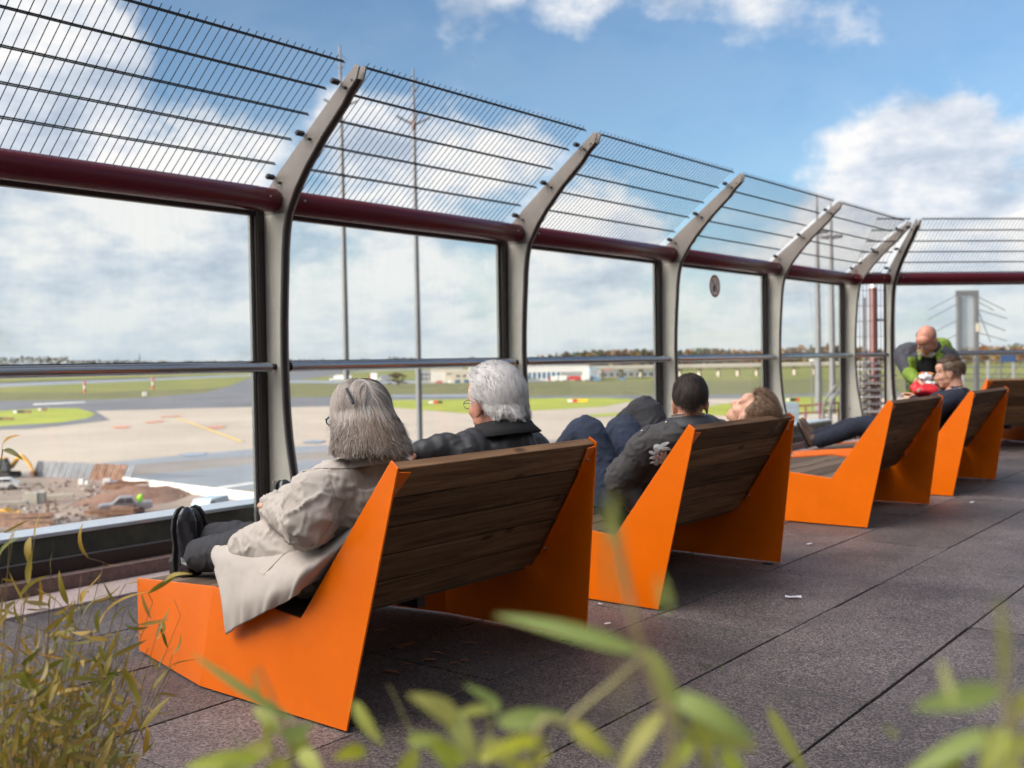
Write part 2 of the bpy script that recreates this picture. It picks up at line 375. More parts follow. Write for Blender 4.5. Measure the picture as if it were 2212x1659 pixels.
mk('chrome', (.42, .42, .43), .13, 1.0, var=(2, .05))
mk('wire', (.018, .022, .022), .5, .3)
mk('wire_red', (.16, .03, .035), .5, .2)
M['glass'] = mat_glass('clear_glass', (.955, .97, .965))
M['spectacle'] = mat_glass('spectacle_glass', (.8, .85, .9))
mk('white', (.52, .52, .50), .5, var=(4, .08))
mk('red_paint', (.45, .03, .03), .45, var=(4, .1))
mk('black', (.015, .015, .016), .5)
mk('rubber', (.02, .02, .02), .8)

# ------------------------------------------------------------------ terrace floor
FX = -5.176            # outer line of the posts, glass plane
FY = [4.050, 6.424, 8.806, 11.189, 13.545]
D45 = V((.7071, .7071, 0)); N45 = V((.7071, -.7071, 0))
COR = V((FX, FY[4]+.03, 0))
def inside(x, y, mrg=0.0):
    if x < FX+.12+mrg: return False
    return (V((x, y, 0))-COR).dot(N45) > .12+mrg
def floor():
    mb = MB(); TX, TY = .584, 1.158
    for i in range(-6, 24):
        x0 = -1.214+i*TX
        if x0 < -4.73: continue
        off = {-1: .56, 0: .56}.get(i, (0.0 if i in (-2, -3, -4) else random.choice((0, .56, .3))))
        for j in range(-9, 26):
            y0 = 2.823+off+(j-1)*TY
            cx, cy = x0+TX/2, y0+TY/2
            if cy < -7 or (V((cx, cy, 0))-COR).dot(N45) < .75: continue
            g = .005; h = random.uniform(-.0015, .0015); t1, t2 = random.uniform(-.001, .001), random.uniform(-.0015, .0015)
            if (i, j) == (2, 1): g = .006
            a = [(x0+g, y0+g, h-t1-t2), (x0+TX-g, y0+g, h+t1-t2), (x0+TX-g, y0+TY-g, h+t1+t2), (x0+g, y0+TY-g, h-t1+t2)]
            e = .0015
            b = [(p[0]+(e if k in (0, 3) else -e), p[1]+(e if k in (0, 1) else -e), p[2]) for k, p in enumerate(a)]
            a = [(p[0], p[1], p[2]-e) for p in a]; c = [(p[0], p[1], -.03) for p in a]
            mb.add(b+a+c, [(0, 1, 2, 3)]+[(4+k, 4+(k+1) % 4, (k+1) % 4, k) for k in range(4)]+[(8+k, 8+(k+1) % 4, 4+(k+1) % 4, 4+k) for k in range(4)])
    tag(mb.build('terrace_floor', M['paving']), kind='structure')
    b = MB(); pl = [(-5.1, -7), (14, -7), (14, 33), (COR.x+14.5*.7071+.1, COR.y+14.5*.7071), (-5.1, COR.y+.1)]
    b.prism(pl, lambda x, y: (x, y, -.05), lambda x, y: (x, y, -.016)); tag(b.build('terrace_joint_bed', M['joint']), kind='structure')
    def strip(name, x0, x1, z0, z1, m, bev=.004):
        q = MB()
        q.box(((x0+x1)/2, (COR.y-7)/2, (z0+z1)/2), (x1-x0, COR.y+7, z1-z0))
        o = COR+N45*(((x0+x1)/2)-FX)+D45*7.3; Mx = Matrix((N45, D45, V((0, 0, 1)))).transposed()
        q.box((o.x, o.y, (z0+z1)/2+.001), (x1-x0, 14.2, z1-z0), Mx)
        return tag(q.build(name, m, bevel=bev), kind='structure')
    strip('granite_edge_band', -5.075, -4.735, -.04, .012, M['granite_band'])
    strip('granite_kerb', -5.30, -5.085, -.04, .083, M['granite_dark'])
    strip('parapet', -5.56, -5.365, -.9, .243, M['parapet_green'], 0)
    strip('parapet_cap', -5.58, -5.352, .245, .268, M['parapet_cap'])
floor()

# ------------------------------------------------------------------ glazed fence
OUTER = [(-5.176, .05), (-5.176, 2.071), (-5.137, 2.203), (-5.023, 2.299), (-4.718, 2.531), (-4.425, 2.751), (-4.327, 2.822)]
INNER = [(-4.302, 2.80), (-4.324, 2.741), (-4.391, 2.684), (-4.453, 2.613), (-4.541, 2.537), (-4.631, 2.459), (-4.71, 2.378), (-4.79, 2.295), (-4.872, 2.194), (-4.928, 2.106), (-4.964, 2.049),
         (-4.990, 1.939), (-5.004, 1.827), (-5.012, 1.70), (-5.021, 1.58), (-5.031, 1.39), (-5.035, 1.206), (-5.032, 1.03), (-5.024, .854), (-5.009, .696), (-4.992, .592), (-4.972, .487), (-4.95, .36), (-4.93, .22), (-4.918, .05)]
PROF = [(x-FX, z) for x, z in OUTER+INNER]
M0, M1 = V((-5.132-FX, 0, 2.207)), V((-4.351-FX, 0, 2.82))
MU = (M1-M0).normalized(); MN = V((-MU.z, 0, MU.x))
def make_post():
    t = thing('fence_post', '', 'fence post', group='curved posts of the glazed fence')
    for y in (0.0, .050):
        p = MB(); p.prism(PROF, lambda a, b: (a, y, b), lambda a, b: (a, y+.012, b)); p.build('plate', M['steel_plate'], t, bevel=.0015)
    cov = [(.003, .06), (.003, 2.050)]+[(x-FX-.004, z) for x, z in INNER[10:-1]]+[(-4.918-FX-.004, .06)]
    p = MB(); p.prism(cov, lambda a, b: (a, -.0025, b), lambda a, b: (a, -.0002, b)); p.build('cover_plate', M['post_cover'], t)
    # dark filler set back between the plates
    c = MB(); inn = [(a-.006, b) for a, b in PROF[8:]]; outr = [(max(a-.03, .004), b) for a, b in PROF[8:]]
    c.prism(inn+outr[::-1], lambda a, b: (a, .014, b), lambda a, b: (a, .048, b)); c.build('filler', M['steel_dark'], t)
    for k in (.10, .46, .86):
        q = M0+MU*(k*.993); b = MB()
        b.tube([q+V((.05, -.022, -.035)), q+V((.05, .085, -.035))], .009, 8); b.build('bolt', M['steel_dark'], t, smooth=40)
    for (a, z) in ((.07, .42), (.09, 1.125)): b = MB(); b.tube([(a, -.03, z), (a, .095, z)], .011, 10); b.build('bolt', M['bolt' if z < 1 else 'steel_dark'], t, smooth=40)
    b = MB(); b.tube([(PROF[6][0]-.035, -.004, 2.735), (PROF[6][0]-.035, .066, 2.735)], .006, 8); b.build('bolt', M['steel_dark'], t, smooth=40)
    for k in (.10, .46, .86):
        q = M0+MU*(k*.993)
        for yy in (-.035, .097):
            d = MB(); Mx = Matrix((MU, V((0, 1, 0)), MN)).transposed(); d.box(q+V((0, yy, 0))+MN*.004, (.028, .055, .022), Mx); d.box(q+V((0, yy, 0))+MN*.018, (.018, .036, .008), Mx)
            d.build('clamp', M['steel_dark'], t, bevel=.002)
    return t
ordw = ['nearest one, left of the couple', 'behind the white haired man', 'behind the dark haired young man', 'with a small white paper sticker', 'with a round white sticker', 'after the bend, beside the man in green']
post0 = make_post(); POSTS = []
for i in range(6):
    o = post0 if i == 0 else copy_tree(post0)
    if i < 5: o.location = (FX, FY[i], 0)
    else: o.location = COR+D45*.56; o.rotation_euler = (0, 0, R(-45))
    o['label'] = 'curved grey fence post, '+ordw[i]; POSTS.append(o)
# small stickers
s = MB(); s.box((.075, -.002, 1.28), (.05, .002, .10)); k = s.build('paper_sticker', M['white'], POSTS[3])
s = MB(); s.tube([(.09, -.003, .93), (.09, -.0005, .93)], .037, 24); k = s.build('round_sticker', M['white'], POSTS[4], smooth=40)

def bay(org, d, n, L0, L1, idx, label, infill='glass'):
    """one bay between two posts; org on the outer line, d along, n inward"""
    org = V(org); d = V(d); n = V(n); up = V((0, 0, 1))
    rz = math.atan2(d.y, d.x)-math.pi/2
    def at(a, y, z): return (a, y, z)
    def T(name, lab, cat, grp): return thing(name, lab, cat, org, rz, grp)
    ln = L1-L0
    # red top tube
    t = T('top_tube', 'dark red top tube '+label, 'rail', 'red top tubes'); m = MB()
    m.tube([(.126, L0+.006, 2.13), (.126, L0+.018, 2.13), (.126, L1-.018, 2.13), (.126, L1-.006, 2.13)], [.064, .073, .073, .064], 28); m.build('tube', M['beam_red'], t, smooth=40)
    for y in (L0+.10, L1-.10): m = MB(); m.tube([(.196, y, 2.14), (.2045, y, 2.14)], .006, 10); m.build('screw', M['bolt'], t)
    # hand rail
    t = T('handrail', 'polished steel handrail '+label, 'rail', 'steel handrails'); m = MB()
    m.tube([(.088, L0+.045, 1.125), (.088, L1-.045, 1.125)], .031, 24); m.build('tube', M['chrome'], t, smooth=40)
    for a, b in ((L0, L0+.045), (L1-.045, L1)): m = MB(); m.tube([(.088, a+.001, 1.125), (.088, b-.001, 1.125)], .02, 12); m.build('spigot', M['steel_dark'], t, smooth=40)
    # wire mesh leaning inward above the tube
    t = T('wire_mesh_fence', 'black wire mesh panel '+label, 'wire mesh', 'wire mesh panels above the fence'); m = MB()
    a0, a1 = L0+.035, L1-.055
    for k in range(6):
        q = M0+MU*(k*.1975)+MN*.012
        for s_ in (-.007, .007): m.tube([q+V((0, a0, 0))+MN*s_, q+V((0, a1, 0))+MN*s_], .0042, 6)
    m.build('cross_bars', M['wire'], t, smooth=60); m = MB(); c = int((a1-a0-.03)/.05)
    for k in range(c+1):
        y = a0+.015+k*.05; p, q = M0-MU*.012+MN*.012, M0+MU*(5*.1975+.034)+MN*.012
        m.tube([p+V((0, y, 0)), q+V((0, y, 0))], .0025, 5)
    m.build('wires', M['wire'], t, smooth=60)
    if infill == 'glass':
        t = T('glass_panel', 'clear glass panel in dark frame '+label, 'glass panel', 'glass panels of the fence')
        m = MB()
        for y in (L0+.036, L1-.036):
            m.box((-.012, y, 1.12), (.05, .066, 1.92)); m.box((.018, y+(.012 if y < L0+1 else -.012), 1.12), (.012, .03, 1.92))
        for z, h in ((1.146, .034), (.120, .075), (2.062, .03)): m.box((-.012, (L0+L1)/2, z), (.048, ln-.14, h))
        m.build('frame', M['frame_dark'], t, bevel=.003)
        for y in (L0+.078, L1-.078): m = MB(); m.box((-.03, y, 1.12), (.02, .018, 1.9)); m.build('gasket', M['frame_grey'], t)
        for z0, z1 in ((.160, 1.127), (1.165, 2.045)):
            m = MB(); m.box((-.03, (L0+L1)/2, (z0+z1)/2), (.010, ln-.145, z1-z0)); m.build('pane', M['glass'], t)
    else:
        t = T('wire_mesh_gate', 'dark red vertical wire mesh gate filling the narrow bay at the bend', 'wire mesh', None); m = MB()
        c = 10
        for k in range(c+1):
            y = L0+.02+(ln-.04)*k/c; m.tube([(.02, y, .12), (.02, y, 2.06)], .0035, 5)
        for k in range(10): m.tube([(.026, L0+.01, .14+k*.205), (.026, L1-.01, .14+k*.205)], .004, 5)
        m.build('wires', M['wire_red'], t)
        m = MB()
        for y in (L0+.012, L1-.012): m.box((.02, y, 1.1), (.03, .022, 1.95))
        m.build('frame', M['frame_dark'], t)
    return t
xd, nd_ = V((0, 1, 0)), V((1, 0, 0))
labs = ['of the leftmost bay, beside the bamboo', 'of the bay above the sitting couple', 'of the bay behind the dark haired young man', 'of the bay with the round no flames sign', 'of the last bay before the bend']
GLASS = []
for i in range(5):
    a = FY[i]-2.38+.062 if i == 0 else FY[i-1]+.062
    GLASS.append(bay((FX, 0, 0), xd, nd_, a, FY[i], i, labs[i]))
bay(COR, D45, N45, .03, .56, 5, 'of the narrow bay at the bend', 'mesh')
bay(COR, D45, N45, .622, 3.0, 6, 'of the bay after the bend, above the bending man')

mk('sign_white', (.85, .84, .80), .6)
# round prohibition sign stuck on the fourth bay
def sign():
    t = thing('no_flames_sign', 'round white sign with red ring and crossed out flame on glass', 'sign')
    c = atx(1544.5, 618, FX-.02); x = FX-.0235
    def disc(name, r0, r1, xx, m):
        q = MB(); n = 40; vs = []; 
        for k in range(n):
            a = 2*math.pi*k/n
            for rr in (r0, r1): vs += [(xx, c.y+rr*math.cos(a), c.z+rr*math.sin(a)), (xx+.0012, c.y+rr*math.cos(a), c.z+rr*math.sin(a))]
        fs = []
        for k in range(n):
            i, j = k*4, ((k+1) % n)*4; fs += [(i+1, i+3, j+3, j+1), (i, j, j+2, i+2), (i+2, j+2, j+3, i+3), (i, i+1, j+1, j)]
        q.add(vs, fs); q.build(name, m, t)
    disc('disc', .001, .095, x, M['sign_white']); disc('ring', .096, .120, x+.0015, M['red_paint'])
    q = MB(); q.beam((x+.0022, c.y-.06, c.z+.062), (x+.0022, c.y+.06, c.z-.062), .016, .0012, (1, 0, 0)); q.build('slash', M['red_paint'], t)
    q = MB(); fl = [(-.02, -.05), (.012, -.052), (.022, -.03), (.012, -.005), (.016, .02), (.0, .01), (-.008, .045), (-.018, .02), (-.028, .0), (-.03, -.03)]
    q.prism([(c.y+a-.012, c.z+b-.012) for a, b in fl], lambda a, b: (x+.0013, a, b), lambda a, b: (x+.0019, a, b))
    q.beam((x+.0016, c.y+.02, c.z-.03), (x+.0016, c.y+.05, c.z+.035), .008, .0006, (1, 0, 0)); q.build('flame', M['black'], t)
sign()

# ------------------------------------------------------------------ benches
BP = dict(back=(0, .006), top_r=(.138, .820), top_l=(.106, .842), notch=(-.255, .313), crest=(-.738, .357), front=(-1.408, .288))
BW = 1.31
LEAN = .1316            # the side panels lean in towards each other
def make_bench():
    t = thing('lounge_bench', '', 'bench', group='orange lounge benches along the fence')
    FYO = .118                                # the foot end is folded inward
    for sgn, yb in ((1, 0.0), (-1, BW)):
        m = MB(); th = .008*sgn
        c0 = (-.765, .006)
        rear = [BP['back'], BP['top_r'], BP['top_l'], BP['notch'], BP['crest'], c0]
        def P(a, y): return (a[0], y+sgn*LEAN*a[1], a[1])
        fr = BP['front']; y1 = yb+FYO*sgn; fb = (-1.345, .012)
        vo = [P(a, yb) for a in rear]+[P(fr, y1), P(fb, y1)]
        vi = [P(a, yb+th) for a in rear]+[P((fr[0]+.001, fr[1]), y1+th), P((fb[0]+.001, fb[1]), y1+th)]
        k = len(vo)
        fs = [(0, 1, 2, 3), (0, 3, 4, 5), (5, 4, 6, 7)]; fs += [tuple(i+k for i in reversed(f)) for f in fs]
        loop = [0, 1, 2, 3, 4, 6, 7, 5]
        fs += [(loop[i], loop[(i+1) % 8], loop[(i+1) % 8]+k, loop[i]+k) for i in range(8)]
        m.add(vo+vi, fs); pn = m.build('side_panel', M['orange'], t, bevel=.0018)
        # inner flange along the back boards
        u = V((BP['top_r'][0]-BP['notch'][0]-.04, 0, BP['top_r'][1]-BP['notch'][1]+.025)).normalized(); nb = V((u.z, 0, -u.x))
        p0 = V((BP['top_r'][0], 0, BP['top_r'][1]))+nb*.004
        f = MB(); yi = yb+.010*sgn
        tri = [p0-u*.012+V((0, yi, 0)), p0-u*.018+V((0, yi+.055*sgn, 0)), p0-u*.17+V((0, yi+.028*sgn, 0)), p0-u*.56+V((0, yi+.03*sgn, 0)), p0-u*.56+V((0, yi, 0))]
        tri = [q+V((0, sgn*LEAN*q.z, 0)) for q in tri]
        f.add([q for q in tri]+[q+nb*.005 for q in tri], [(0, 1, 2, 3, 4), (9, 8, 7, 6, 5)]+[(i, (i+1) % 5, 5+(i+1) % 5, 5+i) for i in range(5)]); f.build('flange', M['orange'], pn)
        for s_ in (.075, .53): b = MB(); q = p0-u*s_; q = q+V((0, yi+sgn*(.018+LEAN*q.z), 0)); b.tube([q+nb*.004, q+nb*.012], .008, 6); b.build('bolt', M['bolt'], pn)
        b = MB(); b.box((-.05, yb+.05*sgn, .003), (.05, .04, .005)); b.build('foot', M['steel_dark'], pn)
        b = MB(); b.box((-1.2, yb+.16*sgn, .006), (.05, .04, .012)); b.build('foot', M['steel_dark'], pn)
    # back boards
    u = (V((BP['top_l'][0], 0, BP['top_l'][1]))-V((BP['notch'][0], 0, BP['notch'][1]))).normalized(); nb = V((u.z, 0, -u.x))
    Mx = Matrix((u, V((0, 1, 0)), nb)).transposed(); tl = V((BP['top_l'][0], 0, BP['top_l'][1]))
    ln = .640; nB = 5; bw = ln/nB
    for k in range(nB):
        m = MB(); c = tl-u*(bw*(k+.5)+.002)+nb*.0195+V((0, BW/2, 0)); m.box(c, (bw-.0085, BW-.024-2*LEAN*(c.z+bw*.45), .036), Mx)
        m.build('back_board', M['wood_back'], t, bevel=.003)
    # seat boards : notch -> crest -> foot end
    segs = [((-.262, .306), (-.740, .349), 4, 0, 0), ((-.744, .349), (-1.402, .280), 5, 0, FYO)]
    for a, b, nB, y0, y1 in segs:
        a, b = V((a[0], 0, a[1])), V((b[0], 0, b[1])); d = (b-a); bw = d.length/nB; d.normalize(); n2 = V((-d.z, 0, d.x)); n2 = n2 if n2.z > 0 else -n2
        Mx = Matrix((d, V((0, 1, 0)), n2)).transposed()
        for k in range(nB):
            yy = y1*(k+1)/nB
            m = MB(); m.box(a+d*(bw*(k+.5))-n2*.020+V((0, BW/2, 0)), (bw-.007, BW-.026-2*yy-2*LEAN*.35, .036), Mx); m.build('seat_board', M['wood_seat'], t, bevel=.003)
    m = MB(); m.beam((-.28, BW/2-.02, .25), (-1.3, BW/2-.02, .23), .04, .04); m.build('under_frame', M['steel_dark'], t)
    return t
BX = [-2.404, -2.414, -2.432, -2.415]; BY = [2.154, 4.046, 6.738, 8.59]
bl = ['nearest one, with the woman in the beige coat', 'second in the row, where the young man sits with knees drawn up', 'third in the row, nobody on it', 'fourth in the row, with the young man in navy', 'turned at an angle beyond the row, cut by the right edge']
bench0 = make_bench(); BENCH = []
for i in range(5):
    o = bench0 if i == 0 else copy_tree(bench0)
    if i < 4: o.location = (BX[i], BY[i], 0)
    else:
        q = atd(2100, 830, 11.9); o.location = (q.x, q.y, 0); o.rotation_euler = (0, 0, R(-45))
    o['label'] = 'orange lounge bench, '+bl[i]; BENCH.append(o)

# ------------------------------------------------------------------ litter on the paving
mk('paper', (.62, .64, .68), .8)
mk('chip', (.30, .12, .05), .8, island=[(.34, .14, .06), (.24, .10, .05), (.40, .22, .10)])
def scrap(px, py, L, lab, m='paper', grp=None, z=.008, name='paper_scrap', cat='litter'):
    c = atz(px, py, 0); q = MB(); a = random.uniform(0, 3.1); d = V((math.cos(a), math.sin(a), 0)); s_ = V((-d.y, d.x, 0))
    rows = [[c+d*(L*(i/3-.5))+s_*(L*.45*(j/2-.5)*(1-.3*abs(i-1.5)))+V((0, 0, z+random.uniform(0, L*.12))) for j in range(3)] for i in range(4)]
    q.grid(rows); o = q.build(name, M[m], None, solid=.001); tag(o, lab, cat, grp)
scrap(1714, 1294, .075, 'crumpled white paper scrap on the paving right of the second bench')
scrap(1312, 1351, .03, 'tiny white scrap on the paving behind the first bench', grp='small scraps')
scrap(1298, 1308, .025, 'tiny white scrap at the foot of the second bench', grp='small scraps')
scrap(1748, 1178, .05, 'small grey leaf curled on the paving before the third bench')
scrap(2099, 1088, .07, 'white paper scrap on the paving behind the fourth bench')
def chips():
    pts = [(820, 1363), (828, 1360), (850, 1353), (900, 1339), (862, 1400), (880, 1393), (870, 1397), (890, 1391), (940, 1380), (945, 1411), (880, 1435), (930, 1426), (982, 1433), (1005, 1427), (1052, 1410), (846, 1452), (1015, 1390), (815, 1421)]
    for i, (x, y) in enumerate(pts):
        c = atz(x, y, .004); q = MB(); a = random.uniform(-.5, .5)+.66; d = V((math.cos(a), math.sin(a), 0)); L = random.uniform(.03, .075)
        q.leaf(c-d*L/2, c+d*L/2, (0, 0, 1), L*.35, .05); tag(q.build('fallen_leaf', M['chip'], None, solid=.001), 'brown fallen leaf on the dark paving under the first bench', 'fallen leaf', 'fallen leaves under the first bench')
chips()
mk('moss', (.05, .09, .02), .9, island=[(.04, .08, .015), (.09, .12, .03), (.06, .10, .02)])
def tuft(px, py, n, h, lab):
    c = atz(px, py, 0); q = MB()
    for k in range(n):
        b = c+V((random.gauss(0, .03), random.gauss(0, .012), -.01)); t = b+V((random.gauss(0, h*.5), random.gauss(0, h*.5), random.uniform(.4, 1)*h)); q.leaf(b, t, (random.random(), random.random(), .2), .004, .1, 3)
    tag(q.build('grass_tuft', M['moss']), lab, 'weed', 'weeds in the paving joints')
tuft(1524, 1443, 26, .035, 'green weed tuft at the paving joint right of centre'); tuft(1165, 1420, 20, .04, 'green weed in the joint behind the first bench'); tuft(835, 1583, 30, .025, 'green weed at the back foot of the first bench'); tuft(1700, 1233, 24, .02, 'green weed at the back foot of the second bench'); tuft(997, 1470, 8, .13, 'thin grass stalk rising from the joint behind the first bench')
tuft(910, 1315, 20, .02, 'green weed under the seat of the first bench')

# ------------------------------------------------------------------ airfield, 15 m below the terrace
ZA = -14.0
mk('concrete', (.36, .305, .25), .85, var=(.035, .16, 8), bump=(.5, .1, .05))
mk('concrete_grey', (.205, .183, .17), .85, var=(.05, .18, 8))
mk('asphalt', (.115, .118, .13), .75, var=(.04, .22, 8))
mk('asphalt_pale', (.21, .225, .25), .6, var=(.04, .2, 8))
mk('grass', (.125, .165, .022), .95, var=(.03, .30, 9), col2=(.20, .185, .035))
mk('grass_bright', (.24, .27, .022), .95, var=(.05, .22, 9))
mk('grass_dull', (.105, .105, .030), .95, var=(.03, .28, 9))
mk('site_ground', (.22, .17, .14), .95, var=(.12, .35, 9), bump=(1.5, .4, .1))
mk('marking_white', (.62, .62, .6), .7, var=(.4, .2))
mk('marking_red', (.50, .20, .13), .7, var=(.4, .25))
mk('marking_yellow', (.62, .45, .14), .7)
g = MB(); g.add([(-9000, -3000, ZA-.12), (9000, -3000, ZA-.12), (9000, 9000, ZA-.12), (-9000, 9000, ZA-.12)], [(0, 1, 2, 3)])
tag(g.build('field_ground', M['grass_dull']), kind='structure')
LV = [0]
def sheet(name, poly, m, kind='structure', lv=None):
    LV[0] += 1; z = ZA-.11+.006*LV[0]
    bm = bmesh.new(); vs = [bm.verts.new(atz(x, y, ZA)+V((0, 0, z-ZA))) for x, y in poly]
    f = bm.faces.new(vs); bmesh.ops.triangulate(bm, faces=[f]); bmesh.ops.recalc_face_normals(bm, faces=bm.faces)
    if sum(f.normal.z for f in bm.faces) < 0: bmesh.ops.reverse_faces(bm, faces=bm.faces)
    me = bpy.data.meshes.new(name); bm.to_mesh(me); bm.free(); me.materials.append(m)
    o = bpy.data.objects.new(name, me); COL.objects.link(o)
    if kind: o['kind'] = kind
    return o
def hy(x): return 793.4-.01626*x
sheet('apron_concrete', [(-500, 905), (558, 877), (700, 872), (1000, 868), (1400, 862), (2300, 852), (2600, 900), (2600, 1500), (1400, 2600), (-900, 2600), (-900, 1300)], M['concrete'])
sheet('far_field_grass', [(-400, 809), (300, 805), (700, 799), (1300, 788), (2300, 772), (2300, 845), (1400, 853), (843, 856), (600, 860), (-400, 872)], M['grass'])
sheet('near_verge_grass', [(600, 826), (850, 827), (1150, 824), (1500, 821), (1850, 817), (2300, 812), (2300, 846), (1400, 852), (843, 856), (600, 858)], M['grass_dull'])
sheet('verge_grass_left', [(-300, 850), (200, 846), (430, 840), (500, 832), (443, 847), (330, 856), (230, 862), (0, 865), (-300, 870)], M['grass_dull'])
sheet('far_runway', [(-400, 847), (0, 836), (534, 812.6), (900, 799), (900, 796.5), (534, 809), (0, 829), (-400, 838)], M['asphalt_pale'])
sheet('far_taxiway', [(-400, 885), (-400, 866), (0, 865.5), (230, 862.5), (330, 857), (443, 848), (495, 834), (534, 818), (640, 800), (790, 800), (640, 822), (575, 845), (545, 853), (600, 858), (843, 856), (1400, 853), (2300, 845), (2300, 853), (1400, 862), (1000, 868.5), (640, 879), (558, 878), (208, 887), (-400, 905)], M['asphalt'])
sheet('service_road', [(600, 821.5), (850, 822), (1150, 818), (1300, 816), (1300, 819.5), (1150, 825), (850, 828.5), (600, 827)], M['asphalt_pale'])
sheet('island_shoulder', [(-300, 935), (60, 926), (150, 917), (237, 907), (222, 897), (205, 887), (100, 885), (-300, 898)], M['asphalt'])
sheet('island_grass', [(-300, 930), (0, 920), (130, 912), (187, 903), (206, 895), (198, 890), (167, 881.5), (86, 881.5), (20, 886), (-300, 898)], M['grass_bright'])
sheet('island_grass', [(800, 865), (930, 863), (1140, 860), (1300, 859), (1360, 861), (1374, 865), (1300, 878), (1152, 886.5), (1009, 893), (900, 884), (830, 878)], M['grass_bright'])
sheet('island_grass', [(1260, 897), (1300, 893), (1345, 890.5), (1370, 893), (1340, 897), (1280, 900)], M['grass_bright'])
sheet('island_grass', [(1480, 892), (1500, 884), (1560, 872), (1640, 862), (1720, 857), (1840, 855), (1840, 905), (1700, 902), (1560, 897)], M['grass_bright'])
sheet('grass_bank', [(1430, 810), (1500, 803), (1640, 801.5), (1850, 799), (1990, 799), (1990, 818), (1640, 820), (1440, 823)], M['grass'])
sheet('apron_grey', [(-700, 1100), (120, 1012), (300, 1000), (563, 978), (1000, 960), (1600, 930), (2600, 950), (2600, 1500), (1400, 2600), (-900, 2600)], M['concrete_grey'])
sheet('drain_band', [(217, 1000), (400, 982), (563, 968), (900, 951), (900, 961), (563, 984), (400, 995), (217, 1010)], M['asphalt_pale'])
sheet('asphalt_field', [(273, 1030), (563, 1000), (1000, 975), (1000, 1010), (563, 1054), (420, 1068)], M['asphalt_pale'])
sheet('site_ground', [(-700, 1060), (75, 1030), (275, 1036), (563, 1083), (800, 1110), (800, 1500), (-700, 1700)], M['site_ground'])
for p in ([(345, 900), (390, 897), (391, 899), (346, 902)], [(315, 911), (352, 908), (352, 911), (315, 914)], [(245, 921), (279, 920), (279, 924), (245, 925)], [(450, 922), (484, 920), (484, 924), (448, 926)]):
    sheet('paint_mark', p, M['marking_red'])
sheet('paint_mark', [(380, 903), (384, 902), (525, 953), (520, 955)], M['marking_yellow'])
sheet('paint_mark', [(72, 872.5), (180, 868), (186, 869.5), (72, 875)], M['marking_white'])
sheet('paint_mark', [(470, 1053), (563, 1040), (563, 1043), (470, 1057)], M['marking_white'])
sheet('paint_mark', [(843, 852.7), (1000, 851.6), (1075, 851), (1040, 856), (1000, 858), (850, 859)], M['asphalt_pale'])
M['wet'] = mat('wet_concrete', (.20, .25, .33), .25, var=(.1, .2))
sheet('wet_patch', [(385, 982), (420, 978), (448, 978), (440, 984), (400, 987)], M['wet'])
sheet('wet_patch', [(652, 954), (680, 951), (705, 952), (690, 957), (656, 957)], M['wet'])

# ------------------------------------------------------------------ buildings that carry and shade the terrace
mk('facade', (.26, .25, .235), .7, var=(.5, .15))
mk('window_dark', (.05, .06, .07), .15, spec=.8)
t = thing('terrace_building', 'grey terminal block carrying the viewing terrace', 'building')
b = MB(); b.prism([(-5.64, -11.9), (14, -11.9), (14, 33), (COR.x+14.6*.7071-.3, COR.y+14.6*.7071+.3), (-5.64, COR.y+.25)], lambda x, y: (x, y, ZA-1), lambda x, y: (x, y, -.92)); b.build('wall', M['facade'], t)
t = thing('terminal_building', 'tall terminal facade with rows of windows behind the terrace', 'building')
b = MB(); b.box((2.6, -15, -2.6), (51.2, 6, 22.8)); b.build('wall', M['facade'], t)
b = MB(); b.box((10.6, 14, -2.4), (6, 51.9, 22.6)); b.build('wall', M['facade'], t)
for k in range(3):
    for i in range(14): b = MB(); b.box((7.56, -9+i*3.1, 1.6+k*2.7), (.12, 2.4, 1.8)); b.build('window', M['window_dark'], t)
for k in range(3):
    for i in range(8):
        b = MB(); b.box((-7+i*3.0, -11.98, 1.9+k*3.0), (2.3, .12, 1.9)); b.build('window', M['window_dark'], t)

